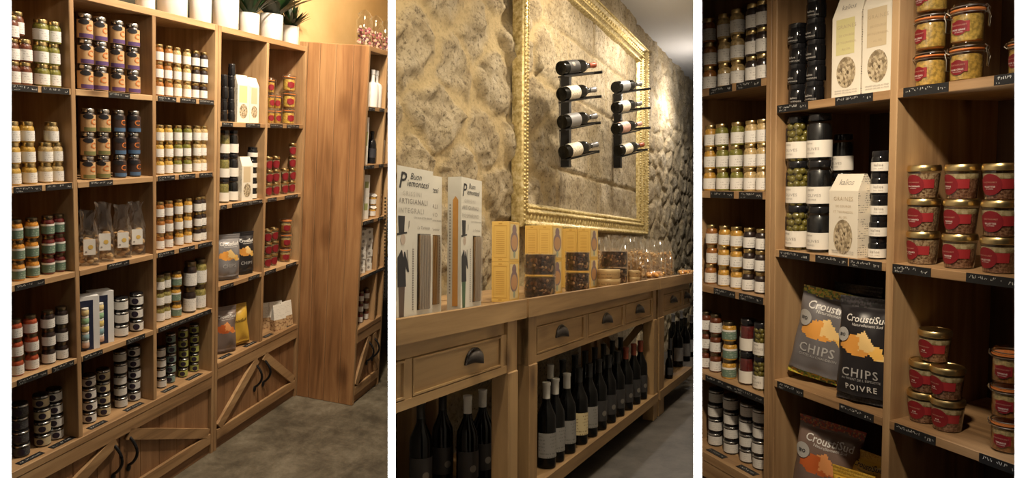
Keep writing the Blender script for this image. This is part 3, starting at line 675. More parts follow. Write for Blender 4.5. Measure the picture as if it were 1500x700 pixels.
# ------------------------------------------------------------------ jars
def mm(x): return round(x * 500) / 500
def sauce_jar(r, h, c, lid=gold_lid, lab='white'):
    r, h = round(r, 3), mm(h)
    def make():
        b = MB(); b.lathe([(r * .86, 0), (r * .97, h * .02), (r, h * .06), (r, h * .66), (r * .93, h * .74), (r * .80, h * .80), (r * .80, h * .84)], content(c), 20); body = b.mesh('glass_jar')
        b = MB(); b.lathe([(r * .84, h * .82), (r * .88, h * .83), (r * .88, h * .95), (r * .84, h * .985), (r * .80, h * .985)], lid, 20); l = b.mesh('lid', ang=50)
        b = MB()
        if lab == 'white': b.sleeve(r + .0006, h * .08, h * .56, -1.75, 1.75, paper, 12)
        else:
            b.sleeve(r + .0006, h * .10, h * .58, -2.0, 2.0, printed('sage_paper', (0.15, 0.23, 0.17), (0.5, 0.55, 0.45)), 12)
            n = 10
            b.sleeve(r + .0010, h * .50, h * .60, -1.5, 1.5, white_card, n)
        return [('glass_jar', body, []), ('lid', l, []), ('paper_label', b.mesh('paper_label'), [])]
    return proto(('sauce', r, h, c, lid.name, lab), make)
def tub_jar(r, h, lab, lid=black_lid):
    """low clip-top jar with a dark round emblem on its label"""
    r, h = round(r, 3), mm(h)
    def make():
        col = {'cream': (0.62, 0.52, 0.33), 'lime': (0.45, 0.48, 0.12), 'white': (0.78, 0.76, 0.72), 'teal': (0.2, 0.3, 0.27), 'grey': (0.72, 0.70, 0.66)}.get(lab, (0.05, 0.05, 0.055))
        b = MB(); b.lathe([(r * .82, 0), (r * .9, h * .03), (r * .93, h * .1), (r * .93, h * .74), (r * .88, h * .78)], mat('dark_glass', (0.03, 0.022, 0.02), 0.1, 0, 0.6), 20); body = b.mesh('glass_jar')
        b = MB(); b.lathe([(r * .94, h * .76), (r, h * .78), (r, h * .86), (r * .95, h * .885)], silver, 20); b.lathe([(r * .95, h * .88), (r * .93, h * .96), (r * .84, h * .985), (0.001, h * .985)], lid, 20, caps=False); l = b.mesh('lid', ang=50)
        b = MB(); b.sleeve(r * .93 + .0006, h * .12, h * .70, -1.7, 1.7, printed('label_' + lab, col, (0.3, 0.3, 0.3), 260, 0.3), 12)
        if lab != 'grey':
            v, f = disc2d(h * .23, 16); b.wrapped(v, f, r * .93, .0016, mat('navy_emblem', (0.03, 0.02, 0.045), 0.5), z=h * .40, x0=-r * 0.25)
        return [('glass_jar', body, []), ('lid', l, []), ('paper_label', b.mesh('paper_label'), [])]
    return proto(('tub', r, h, lab, lid.name), make)
def kraft_jar(r, h, band, dark=False):
    r, h = round(r, 3), mm(h)
    def make():
        kraft = mat('kraft_paper', (0.52, 0.33, 0.16), 0.7) if not dark else mat('brown_black_paper', (0.05, 0.025, 0.018), 0.6)
        bc = {'purple': (0.10, 0.05, 0.16), 'olive': (0.17, 0.17, 0.06), 'blue': (0.06, 0.12, 0.22)}[band]
        b = MB(); b.lathe([(r * .86, 0), (r * .97, h * .02), (r, h * .05), (r, h * .72), (r * .92, h * .78), (r * .80, h * .82), (r * .80, h * .86)], content('dark'), 20); body = b.mesh('glass_jar')
        b = MB(); b.lathe([(r * .86, h * .84), (r * .88, h * .85), (r * .88, h * .96), (r * .80, h * .99), (.001, h * .99)], silver, 20, caps=False); l = b.mesh('lid', ang=50)
        b = MB(); b.sleeve(r + .0006, h * .04, h * .74, -2.2, 2.2, kraft, 14); b.sleeve(r + .0012, h * .06, h * .22, -0.9, 2.2, mat('band_' + band, bc, 0.6), 10)
        v, f = text2d('C', h * .34, bold=0.01); b.wrapped(v, f, r, .0022, mat('orange_print', (0.55, 0.16, 0.03), 0.6), z=h * .34, x0=r * .45)
        v, f = disc2d(h * .10, 12, h * .2); b.wrapped(v, f, r, .0020, ink, z=h * .66, x0=-r * .3)
        return [('glass_jar', body, []), ('lid', l, []), ('paper_wrap', b.mesh('paper_wrap'), [])]
    return proto(('kraft', r, h, band, dark), make)
WALLS = {id(R1): (-1.289, -0.8716, -0.4411, -0.013, 0.013, 0.4392, 0.855), id(R3): (0.0085, 0.0315, 0.447, 0.939)}
BOTTOMS = ['bottom', 'second', 'third', 'fourth', 'fifth', 'top']
def layer_word(k, n): return 'top' if k == n - 1 and n > 1 else ('only' if n == 1 else ('bottom' if k == 0 else ('middle' if n == 3 else ('second' if k == 1 else 'third' if k == 2 else 'fourth'))))
ORD = ['first', 'second', 'third', 'fourth', 'fifth', 'sixth']
def cu(room, px, w, z, r):
    u = room.u_at(px, w, z)
    for wl in WALLS[id(room)]:
        if abs(u - wl) < r + .0125: u = wl + (r + .0125) * (1 if u > wl else -1)
    return u
def stack(room, z, cols, wpx, hpx, maker, where, name='sauce_jar', cat='jar', w=None, phi=None, group=None, depthjit=0.006):
    """cols: [(px, layers, variant, description)]"""
    rr = None; out = []
    for ci, col in enumerate(cols):
        px, n, var, desc = col[:4]; off = col[4] if len(col) > 4 else 0.0
        ww = (0.05 if w is None else w) + off; u = room.u_at(px, ww, z + .05)
        d, h = room.size(u, ww, z, wpx, hpx); r = d / 2
        if rr is None: rr, hh = r, h
        r, h = rr, hh
        for wl in WALLS[id(room)]:
            if ww > 0 and abs(u - wl) < r * 1.02 + .0125: u = wl + (r * 1.02 + .0125) * (1 if u > wl else -1)
        parts = maker(r, h, *(var if isinstance(var, tuple) else (var,)))
        hq = mm(h)
        for k in range(n):
            lw = layer_word(k, n)
            lab = f"{desc}, {lw} of {ORD[ci]} stack, {where}" if n > 1 else f"{desc}, {ORD[ci]} in the row, {where}"
            j = random.uniform(-1, 1)
            uu = u + random.uniform(-.002, .002); wj = ww + random.uniform(-depthjit, depthjit) * 0.5
            out.append(place(name, parts, lab, cat, room, uu, wj, z + 0.0002 + k * (hq * .986 + 0.0002), (phi if phi is not None else (-.65 if room is R1 else .45)) + j * .22, group=group or f"jars on {where}"))
    return out
LP, RP = 'left photo', 'right photo'
SJ = lambda r, h, c: sauce_jar(r, h, c)
SG = lambda r, h, c: sauce_jar(r, h, c, bronze_lid, 'sage')
# --- left photo, bay one
z = Z1L['s1']; wh = 'top shelf, bay one, ' + LP
stack(R1, z, [(35.5, 2, 'brown', 'brown preserve jar'), (60, 3, 'green', 'green pesto jar'), (83.5, 3, 'green', 'green pesto jar')], 24.5, 32.5, SJ, wh)
stack(R1, z, [(18, 3, 'brown', 'cropped brown preserve jar')], 24.5, 32.5, SJ, wh)
place('sauce_jar', sauce_jar(0.024, 0.083, 'brown'), 'brown preserve jar riding highest on two stacks, top shelf, bay one, left photo', 'jar', R1, R1.u_at(25, .05, z + .2), .055, z + 2 * 0.086, -.6, group='jars on ' + wh)
z = Z1L['s2']; wh = 'second shelf, bay one, ' + LP
stack(R1, z, [(19, 3, 'yellow', 'yellow sauce jar'), (42, 3, 'yellow', 'yellow sauce jar'), (66.5, 2, 'beige', 'pale spread jar'), (88.5, 2, 'beige', 'pale spread jar')], 24, 31.5, SJ, wh)
u_ = R1.u_at(75, .05, z + .2); d_, h_ = R1.size(R1.u_at(19, .05, z), .05, z, 24, 31.5)
place('sauce_jar', sauce_jar(d_ / 2, h_, 'beige'), 'lone pale spread jar bridging two stacks, second shelf, bay one, left photo', 'jar', R1, u_, .05, z + 2 * (mm(h_) * .986 + .0003), -.6, group='jars on ' + wh)
z = Z1L['s3']; wh = 'third shelf, bay one, ' + LP
stack(R1, z, [(26, 3, 'orange', 'sage-labelled orange sauce jar'), (47.5, 3, 'orange', 'sage-labelled orange sauce jar'), (71.5, 3, 'wine', 'sage-labelled dark red jar'), (92, 3, 'wine', 'sage-labelled dark red jar')], 21.5, 30.5, SG, wh)
z = Z1L['s4']; wh = 'fourth shelf, bay one, ' + LP
SB = lambda r, h, c: sauce_jar(r, h, c, bronze_lid)
stack(R1, z, [(24, 3, 'red', 'red tomato sauce jar'), (47, 3, 'red', 'red tomato sauce jar'), (71, 3, 'dark', 'dark tapenade jar'), (92, 3, 'dark', 'dark tapenade jar')], 22, 28.5, SB, wh)
z = Z1L['base']; wh = 'lowest shelf, bay one, ' + LP
TJ = lambda r, h, l: tub_jar(r, h, l)
stack(R1, z, [(30, 4, 'black', 'glossy black tub'), (62, 4, 'cream', 'cream-labelled tub'), (89.5, 4, 'white', 'white-labelled tub')], 27, 21, TJ, wh, 'tub_jar', w=.085)
# --- bay two
z = Z1L['s1']; wh = 'top shelf, bay two, ' + LP
KJ = lambda r, h, bnd, dk=False: kraft_jar(r, h, bnd, dk)
stack(R1, z, [(125, 3, 'purple', 'kraft-wrapped purple-banded jar'), (147, 3, 'purple', 'kraft-wrapped purple-banded jar'), (172, 3, 'purple', 'kraft-wrapped purple-banded jar'), (194, 3, 'purple', 'kraft-wrapped purple-banded jar')], 23, 36.5, KJ, wh, 'kraft_jar')
z = Z1L['s2']; wh = 'second shelf, bay two, ' + LP
stack(R1, z, [(129.5, 3, 'olive', 'kraft-wrapped olive-banded jar'), (152, 3, 'olive', 'kraft-wrapped olive-banded jar'), (174.5, 3, ('blue', True), 'dark blue-banded jar'), (196, 3, ('blue', True), 'dark blue-banded jar')], 21.5, 34.5, KJ, wh, 'kraft_jar')
z = Z1L['s4']; wh = 'fourth shelf, bay two, ' + LP
stack(R1, z, [(177.5, 3, 'grey', 'squat clip-top tub'), (200.5, 3, 'white', 'squat clip-top tub')], 22.5, 20, TJ, wh, 'tub_jar', w=.06)
z = Z1L['base']; wh = 'lowest shelf, bay two, ' + LP
stack(R1, z, [(131, 4, 'white', 'small round-emblem tub'), (151.5, 4, 'cream', 'small round-emblem tub'), (176.5, 5, 'grey', 'small round-emblem tub'), (200, 5, 'white', 'small round-emblem tub')], 21.5, 18.5, TJ, wh, 'tub_jar', w=.085)
# --- bay three
z = Z1L['s1']; wh = 'top shelf, bay three, ' + LP
cx6 = lambda cs, vs: [(c, 3, v, d) for c, (v, d) in zip(cs, vs)]
bb = [('amber', 'amber preserve jar'), ('amber', 'amber preserve jar'), ('beige', 'pale spread jar'), ('beige', 'pale spread jar'), ('dark', 'dark tapenade jar'), ('dark', 'dark tapenade jar')]
stack(R1, z, cx6((233, 246, 259.5, 273, 286.5, 300), bb), 13.8, 25, SJ, wh)
z = Z1L['s2']; wh = 'second shelf, bay three, ' + LP
stack(R1, z, cx6((233, 246, 260, 274, 288, 301), [('yellow', 'yellow sauce jar')] * 2 + [('green', 'green pesto jar')] * 2 + [('beige', 'pale spread jar')] * 2), 14, 24.3, SJ, wh)
z = Z1L['s3']; wh = 'third shelf, bay three, ' + LP
stack(R1, z, cx6((234, 247, 262, 275, 289, 302), [('amber', 'amber preserve jar')] * 2 + [('honey', 'honey-yellow jar')] * 2 + [('dark', 'dark tapenade jar')] * 2), 14, 23.5, SJ, wh)
z = Z1L['s4']; wh = 'fourth shelf, bay three, ' + LP
stack(R1, z, [(234, 3, 'olive', 'small olive paste jar'), (243.5, 3, 'olive', 'small olive paste jar')], 14.5, 24, SB, wh, w=.07)
stack(R1, z, [(257.5, 3, 'honey', 'sage-labelled small sauce jar')], 15.5, 23, SG, wh, w=.06)
stack(R1, z, [(278, 2, 'dark', 'tall jar of black olives'), (296, 2, 'olive', 'tall jar of green olives')], 19, 38, SB, wh, name='olive_jar', w=.055)
z = Z1L['base']; wh = 'lowest shelf, bay three, ' + LP
stack(R1, z, [(235.5, 4, 'grey', 'little stacked tub'), (250, 5, 'teal', 'little stacked tub'), (268, 5, 'lime', 'little stacked tub'), (284, 5, 'lime', 'little stacked tub')], 15.5, 15.5, TJ, wh, 'tub_jar', w=.085)

# ------------------------------------------------------------------ tall jars, cartons, clip jars
def k_olive(r, h, kind, big=False):
    r, h = round(r, 3), mm(h)
    def make():
        seg = 28 if big else 16
        fill = MB()
        if kind == 'green' and big:
            rs = random.Random(5); og = mat('green_olive', (0.17, 0.135, 0.025), 0.25, 0, 0.5)
            for lv in range(6):
                for i in range(7):
                    a = 2 * PI * (i + 0.5 * (lv % 2)) / 7 + rs.uniform(-.15, .15); q = r * .64; fill.ball((q * math.cos(a), q * math.sin(a), h * (.08 + .135 * lv) + rs.uniform(-.003, .003)), (r * .33, r * .33, h * .085), og, 12, 8)
            fill.lathe([(r * .5, h * .03), (r * .5, h * .80)], og, 12)
        else: fill.lathe([(r * .84, h * .03), (r * .93, h * .07), (r * .93, h * .70), (r * .8, h * .78)], content({'green': 'olive', 'dark': 'black', 'red': 'wine'}[kind]), seg)
        fm = fill.mesh('olive_filling')
        b = MB(); b.lathe([(r * .88, 0), (r * .98, h * .015), (r, h * .05), (r, h * .76), (r * .93, h * .82), (r * .86, h * .84), (r * .86, h * .88)], glass('jar_glass'), seg, caps=False); g = b.mesh('glass_jar')
        b = MB(); b.lathe([(r * .90, h * .85), (r * .93, h * .86), (r * .93, h * .97), (r * .88, h * .99), (.001, h * .99)], black_lid, seg, caps=False); l = b.mesh('lid', ang=50)
        b = MB(); b.sleeve(r + .0008, h * .07, h * .43, -2.6, 2.6, mat('cream_label', (0.80, 0.76, 0.68), 0.5), 20)
        if big:
            v, f = text2d('kalios', h * .065, align='LEFT'); b.wrapped(v, f, r, .0018, grey_ink, z=h * .35, x0=-r * .75)
            v, f = text2d('OLIVES', h * .085, align='LEFT', spacing=1.1); b.wrapped(v, f, r, .0018, grey_ink, z=h * .22, x0=-r * .75)
            v, f = text2d('VERTES' if kind == 'green' else 'NOIRES', h * .05, align='LEFT', spacing=1.2); b.wrapped(v, f, r, .0018, grey_ink, z=h * .14, x0=-r * .75)
            b.sleeve(r + .0006, h * .44, h * .74, -.95, -.62, mat('navy_strip', (0.012, 0.012, 0.02), 0.4), 4)
        return [('olive_filling', fm, []), ('glass_jar', g, []), ('lid', l, []), ('paper_label', b.mesh('paper_label'), [])]
    return proto(('kol', r, h, kind, big), make)
def spread_jar(r, h, big=False, label_white=True):
    """small dark jar, black lid, narrow cream label near its foot"""
    r, h = round(r, 3), mm(h)
    def make():
        seg = 26 if big else 14
        b = MB(); b.lathe([(r * .88, 0), (r * .97, h * .02), (r, h * .08), (r, h * .66), (r * .92, h * .74), (r * .86, h * .78)], mat('black_filling', (0.008, 0.008, 0.009), 0.10, 0, 0.25), seg); g = b.mesh('glass_jar')
        b = MB(); b.lathe([(r * .90, h * .76), (r * .93, h * .78), (r * .93, h * .97), (r * .86, h * .99), (.001, h * .99)], black_lid, seg, caps=False); l = b.mesh('lid', ang=50)
        out = [('glass_jar', g, []), ('lid', l, [])]
        b = MB()
        if label_white:
            b.sleeve(r + .0006, h * .08, h * .48, -2.6, 2.6, mat('cream_label', (0.80, 0.76, 0.68), 0.5), 16)
            if big:
                v, f = text2d('kalios', h * .17, align='LEFT'); b.wrapped(v, f, r, .0018, grey_ink, z=h * .30, x0=-r * .45)
                v, f = text2d('MIEL GREC', h * .07, align='LEFT', spacing=1.2); b.wrapped(v, f, r, .0018, grey_ink, z=h * .17, x0=-r * .45)
        elif big:
            pr = mat('pale_print', (0.55, 0.53, 0.50), 0.5)
            v, f = text2d('kalios', h * .15, align='LEFT'); b.wrapped(v, f, r, .0018, pr, z=h * .26, x0=-r * .6)
            v, f = text2d('TAPENADE', h * .10, align='LEFT', spacing=1.1); b.wrapped(v, f, r, .0018, pr, z=h * .10, x0=-r * .6)
        if b.f: out.append(('paper_label' if label_white else 'print', b.mesh('paper_label'), []))
        return out
    return proto(('spr', r, h, big, label_white), make)
def carton(wd_, dp_, h, tint, big=False):
    """gable-topped carton with an oval window onto seeds; front face towards -y"""
    def make():
        card = mat('carton_card', (0.80, 0.74, 0.62), 0.5); side = printed('carton_side', (0.72, 0.65, 0.53), (0.15, 0.13, 0.11), 300, 0.8); b = MB(); x = wd_ / 2; hs = h * .80
        F = [(-x, 0, 0), (x, 0, 0), (x, 0, hs), (-x, 0, hs)]; B_ = [(-x, dp_, 0), (x, dp_, 0), (x, dp_, hs), (-x, dp_, hs)]; rt = [(-x * .9, dp_ * .42, h), (x * .9, dp_ * .42, h), (x * .9, dp_ * .58, h), (-x * .9, dp_ * .58, h)]
        V = F + B_ + rt
        b.add(V, [(0, 1, 2, 3), (3, 2, 9, 8), (8, 9, 10, 11), (6, 7, 11, 10), (5, 4, 7, 6), (0, 4, 5, 1)], card)
        b.add(V, [(1, 5, 6, 2), (2, 6, 10, 9)], side); b.add(V, [(4, 0, 3, 7), (7, 3, 8, 11)], side)
        body = b.mesh('carton', False); out = [('carton', body, [])]
        b = MB(); v, f = disc2d(wd_ * .40, 28, wd_ * .33); v = [(p, q * (1.15)) for p, q in v]; b.flat(v, f, seeds('seed_mix'), 0, -.0006, h * .24); out.append(('window', b.mesh('window', False), [], 'oval window showing seeds'))
        b = MB()
        if tint: b.add([(-x * .72, -.0004, h * .42), (x * .55, -.0004, h * .42), (x * .55, -.0004, hs * .97), (-x * .72, -.0004, hs * .97)], [(0, 1, 2, 3)], mat('carton_tint_%s' % tint, {'yellow': (0.66, 0.60, 0.30), 'buff': (0.62, 0.50, 0.32)}[tint], 0.5))
        if big:
            sl = math.atan2(dp_ * .42, h - hs)
            v, f = text2d('kalios', wd_ * .22); zz = 0.35 * (h - hs); b.add([(a, zz_ * math.tan(sl) * 0 + (c_ + zz) * dp_ * .42 / (h - hs) - .001, hs + zz + c_) for (a, c_), zz_ in ((p, 0) for p in v)], f, grey_ink)
            for t, s_, zz in (('GRAINES', .15, .68), ('DE COURGE', .085, .60), ('ET TOURNESOL', .085, .53), ('AU SEL', .085, .465)):
                v, f = text2d(t, wd_ * s_, spacing=1.15); b.flat(v, f, mat('carton_print', (0.50, 0.40, 0.27), 0.6), 0, -.0009, h * zz)
            for zz in (.055, .03): v, f = text2d('GRAINES GRILLEES AU FOUR', wd_ * .06); b.flat(v, f, grey_ink, 0, -.0009, h * zz)
        if b.f: out.append(('print', b.mesh('print', False), []))
        return out
    return proto(('carton', round(wd_, 3), round(dp_, 3), round(h, 3), tint, big), make)
def clip_jar(r, h, c, big=False, topc=None):
    """swing-top glass jar with an orange rubber ring and wire bail"""
    r, h = round(r, 3), mm(h)
    def make():
        seg = 30 if big else 14; rub = mat('orange_rubber', (0.72, 0.22, 0.05), 0.5); gl = glass('jar_glass')
        b = MB(); prof = [(r * .80, h * .03), (r * .90, h * .06), (r * .90, h * .60), (r * .86, h * .68)]
        b.lathe([(a * .985, z_) for a, z_ in prof], content(c), seg); out = [('filling', b.mesh('filling'), [])]
        if topc: b = MB(); b.lathe([(r * .89, h * .52), (r * .893, h * .60), (r * .86, h * .69), (.001, h * .69)], content(topc), seg, caps=False); out.append(('fat_layer', b.mesh('fat_layer'), []))
        b = MB(); b.lathe([(r * .82, 0), (r * .92, h * .02), (r * .93, h * .06), (r * .93, h * .66), (r * .90, h * .72), (r * .95, h * .76), (r * .95, h * .79)], gl, seg, caps=False); out.append(('glass_jar', b.mesh('glass_jar'), []))
        b = MB(); b.lathe([(r * .90, h * .79), (r * .985, h * .79), (r * .985, h * .825), (r * .90, h * .825)], rub, seg); out.append(('rubber_ring', b.mesh('rubber_ring', ang=50), [], 'orange rubber ring'))
        b = MB(); b.lathe([(r * .96, h * .826), (r * .96, h * .87), (r * .90, h * .90), (r * .86, h * .97), (r * .80, h * .985), (.001, h * .96)], gl, seg, caps=False); out.append(('lid', b.mesh('lid'), []))
        b = MB(); wr = .0013; m_ = mat('wire', (0.62, 0.58, 0.50), 0.3, 1.0)
        ring = [(r * .965 * math.cos(2 * PI * i / seg), r * .965 * math.sin(2 * PI * i / seg), h * .735) for i in range(seg)]; b.tube(ring, wr, m_, 5, closed=True)
        b.tube([(x_, y_, h * .885) for x_, y_, _ in ring], wr, m_, 5, closed=True)
        for s in ((1,) if not big else (1,)):
            b.tube([(r * .96, -.008, h * .74), (r * 1.10, -.012, h * .70), (r * 1.16, -.012, h * .84), (r * 1.05, -.010, h * .90), (r * .97, -.006, h * .885)], wr, m_, 5)
            b.tube([(r * .96, .008, h * .74), (r * 1.10, .012, h * .70), (r * 1.16, .012, h * .84), (r * 1.05, .010, h * .90), (r * .97, .006, h * .885)], wr, m_, 5)
            b.tube([(r * 1.08, -.012, h * .80), (r * 1.20, -.012, h * .62), (r * 1.16, -.010, h * .36), (r * 1.16, .010, h * .36), (r * 1.20, .012, h * .62), (r * 1.08, .012, h * .80)], wr, m_, 5)
            b.tube([(-r * .96, -.010, h * .73), (-r * 1.14, -.010, h * .80), (-r * 1.10, 0, h * .90), (-r * 1.14, .010, h * .80), (-r * .96, .010, h * .73)], wr, m_, 5)
        out.append(('wire_clip', b.mesh('wire_clip'), [])); out.append(('paper_label', red_label(r * .93, h, big, 'FOIE GRAS' if c == 'yellow' else 'TERRINE', .36, .17, x0=-r * .35, span=.55), []))
        return out
    return proto(('clip', r, h, c, big, topc), make)
RED = (0.33, 0.022, 0.027); RED2 = (0.22, 0.010, 0.016)
def red_label(rf, h, big, word, zc, rad, x0=0.0, span=1.0):
    b = MB(); r0 = rf(h * zc) if callable(rf) else rf; f_ = rf if callable(rf) else (lambda z_: rf); a0 = x0 / r0; n = 10
    vs, fs = [], []
    for i in range(n + 1):
        a = a0 - 0.75 * min(1, span * 1.3) + (2.15 * span) * i / n
        for zz in (h * (zc - .115), h * (zc + .15)): rr = f_(zz) + .0009; vs.append((rr * math.sin(a), -rr * math.cos(a), zz))
    for i in range(n): fs.append((2 * i, 2 * i + 2, 2 * i + 3, 2 * i + 1))
    b.add(vs, fs, mat('red_band', RED, 0.5))
    v, f = disc2d(h * rad * 1.12, 24); b.wrapped(v, f, f_, .0014, mat('red_medallion', RED2, 0.5), z=h * zc, x0=x0)
    if big:
        pk = mat('pink_print', (0.55, 0.30, 0.22), 0.6); wt = mat('white_print', (0.80, 0.72, 0.66), 0.6)
        v, f = text2d('MARTHOURET', h * .052, spacing=1.05); b.wrapped(v, f, f_, .0024, pk, z=h * (zc + .045), x0=x0)
        v, f = text2d(word, h * .062, bold=.01); b.wrapped(v, f, f_, .0024, wt, z=h * (zc - .075), x0=x0)
        v, f = text2d('DE CANARD', h * .035); b.wrapped(v, f, f_, .0024, wt, z=h * (zc - .125), x0=x0)
    return b.mesh('paper_label')
def terrine_jar(r, h, word='TERRINE', c='brown', fat=True, big=False):
    r, h = round(r, 3), mm(h)
    def make():
        seg = 32 if big else 14; rf = lambda z_: r * (.80 + .155 * min(1, max(0, z_ / (h * .78)))) 
        P = [(rf(0) * .9, .001), (rf(h * .03), h * .03)] + [(rf(h * t), h * t) for t in (.12, .25, .4, .55)]
        b = MB(); b.lathe([(a * .975, q) for a, q in P] + [(rf(h * .58) * .975, h * .58), (.001, h * .58)], speck('meat_' + c, *{'brown': ((0.10, 0.035, 0.018), (0.20, 0.085, 0.045), (0.32, 0.17, 0.10)), 'grain': ((0.09, 0.04, 0.02), (0.26, 0.15, 0.08), (0.42, 0.30, 0.18))}[c], 170, .35, .6), seg, caps=False)
        out = [('filling', b.mesh('filling'), [])]
        if fat: b = MB(); b.lathe([(rf(h * .58) * .975, h * .58), (rf(h * .72) * .975, h * .72), (.001, h * .72)], speck('fat', (0.30, 0.22, 0.10), (0.46, 0.36, 0.20), (0.55, 0.45, 0.27), 90, .3, .6), seg, caps=False); out.append(('fat_layer', b.mesh('fat_layer'), []))
        else: b = MB(); b.lathe([(rf(h * .58) * .975, h * .58), (rf(h * .74) * .975, h * .74), (.001, h * .74)], speck('meat_top', (0.15, 0.08, 0.04), (0.30, 0.19, 0.10), (0.45, 0.33, 0.20), 170, .3, .6), seg, caps=False); out.append(('upper_filling', b.mesh('upper_filling'), []))
        b = MB(); b.lathe([(rf(0) * .92, 0), (rf(0), h * .02)] + [(rf(h * t), h * t) for t in (.06, .3, .6, .78)] + [(r * .93, h * .80)], glass('jar_glass'), seg, caps=False); out.append(('glass_jar', b.mesh('glass_jar'), []))
        b = MB(); b.lathe([(r * .96, h * .80), (r, h * .815), (r, h * .90), (r * .975, h * .95), (r * .93, h * .985), (r * .86, h * .985), (r * .84, h * .97), (.001, h * .97)], gold_lid, seg, caps=False); out.append(('lid', b.mesh('lid', ang=50), []))
        out.append(('paper_label', red_label(rf, h, big, word, .42, .26, x0=-r * .28), []))
        return out
    return proto(('ter', r, h, word, c, fat, big), make)

# --- left photo, bays four and five
z = Z1R['s1']; wh = 'top shelf, bay four, ' + LP
stack(R1, z, [(328, 4, (False, False), 'small all-black jar'), (338.5, 5, (False, False), 'small all-black jar')], 11.5, 17, lambda r, h, a, b_: spread_jar(r, h, a, b_), wh, 'spread_jar', w=.06)
wdc, hc = R1.size(.15, .05, z, 19, 66)
place('seed_carton', carton(.086, .05, .255, 'yellow'), 'yellow-tinted gable-top seed carton beside black jars, top shelf, left photo', 'carton', R1, R1.u_at(354, .05, z), .04, z + .0003, -.22, group='cartons in left photo')
place('seed_carton', carton(.076, .05, .250, 'buff'), 'buff gable-top seed carton close to the divider, top shelf, left photo', 'carton', R1, R1.u_at(371, .05, z), .045, z + .0003, -.10, group='cartons in left photo')
z = Z1R['s2']; wh = 'second shelf, bay four, ' + LP
stack(R1, z, [(327, 3, ('green', False), 'tall green olive jar'), (340.5, 3, ('dark', False), 'tall black olive jar')], 17, 35.5, lambda r, h, k, g: k_olive(r, h, k, g), wh, 'olive_jar', w=.06)
place('seed_carton', carton(.085, .05, .245, 'buff'), 'gable-top seed carton standing in front of dark jars, second shelf, left photo', 'carton', R1, R1.u_at(359.5, .03, z), .02, z + .0003, -.15, group='cartons in left photo')
stack(R1, z, [(374.5, 5, (False, True), 'small cream-banded black jar')], 15, 15, lambda r, h, a, b_: spread_jar(r, h, a, b_), wh, 'spread_jar', w=.06)
z = Z1R['s1']; wh = 'top shelf, bay five, ' + LP
CJ = lambda r, h, c, t=None: clip_jar(r, h, c, False, t)
stack(R1, z, [(396.5, 3, 'honey', 'small clip-top yellow jar'), (406.5, 2, 'honey', 'small clip-top yellow jar')], 11.5, 22, CJ, wh, 'clip_top_jar', w=.06, phi=-.3)
stack(R1, z, [(422.5, 3, 'yellow', 'big clip-top foie gras jar')], 20, 24, CJ, wh, 'clip_top_jar', w=.06, phi=-.3)
z = Z1R['s2']; wh = 'second shelf, bay five, ' + LP
TR = lambda r, h, c='brown': terrine_jar(r, h, c=c)
stack(R1, z, [(393, 3, 'brown', 'red-labelled terrine jar'), (403.5, 3, 'brown', 'red-labelled terrine jar'), (416.5, 2, 'brown', 'red-labelled terrine jar'), (428.5, 4, 'brown', 'red-labelled terrine jar')], 12.6, 19.6, TR, wh, 'terrine_jar', w=.055, phi=-.3)
z = Z1R['s3']; wh = 'third shelf, bay five, ' + LP
stack(R1, z, [(391, 3, 'grain', 'red-labelled terrine jar'), (401, 3, 'grain', 'red-labelled terrine jar')], 13, 19, TR, wh, 'terrine_jar', w=.055, phi=-.3)
stack(R1, z, [(417.5, 3, ('amber', 'beige'), 'clip-top terrine jar')], 18, 22, CJ, wh, 'clip_top_jar', w=.06, phi=-.3)

# --- right photo, narrow bay
PH3 = .5
z = Z3L['s1']; wh = 'top shelf, narrow bay, ' + RP
stack(R3, z, [(1040, 3, 'amber', 'amber preserve jar'), (1060.5, 3, 'beige', 'pale spread jar'), (1081, 3, 'beige', 'pale spread jar'), (1103, 3, 'dark', 'dark fig jar'), (1119, 3, 'dark', 'dark fig jar')], 20.5, 34.5, SJ, wh, phi=PH3)
z = Z3L['s2']; wh = 'second shelf, narrow bay, ' + RP
stack(R3, z, [(1040.5, 3, 'honey', 'honey-coloured spread jar'), (1058.5, 3, 'green', 'green pesto jar'), (1079, 3, 'green', 'green pesto jar'), (1100, 3, 'beige', 'pale spread jar'), (1118, 3, 'beige', 'pale spread jar')], 19, 31.5, SJ, wh, phi=PH3)
z = Z3L['s3']; wh = 'third shelf, narrow bay, ' + RP
stack(R3, z, [(1042.5, 3, 'amber', 'amber preserve jar'), (1061, 3, 'honey', 'honey-coloured spread jar'), (1078.5, 3, 'honey', 'honey-coloured spread jar'), (1097, 3, 'dark', 'dark fig jar'), (1115, 3, 'dark', 'dark fig jar')], 17.5, 29, SJ, wh, phi=PH3)
z = Z3L['s4']; wh = 'fourth shelf, narrow bay, ' + RP
stack(R3, z, [(1034.5, 3, 'brown', 'brown paste jar'), (1049, 3, 'brown', 'brown paste jar')], 17.5, 28, SB, wh, phi=PH3, w=.06)
stack(R3, z, [(1069, 3, 'honey', 'sage-labelled yellow sauce jar')], 21, 28, SG, wh, phi=PH3, w=.05)
stack(R3, z, [(1095, 2, ('red', False), 'tall dark olive jar'), (1116, 2, ('green', True), 'tall green olive jar')], 24, 49, lambda r, h, k, g: k_olive(r, h, k, g), wh, 'olive_jar', phi=PH3, w=.055)
z = Z3L['base']; wh = 'lowest shelf, narrow bay, ' + RP
stack(R3, z, [(1048, 4, 'grey', 'stacked white-labelled tub'), (1071, 4, 'grey', 'stacked white-labelled tub'), (1095, 4, 'grey', 'stacked white-labelled tub'), (1114, 4, 'grey', 'stacked white-labelled tub')], 23, 21.5, TJ, wh, 'tub_jar', phi=PH3, w=.085)
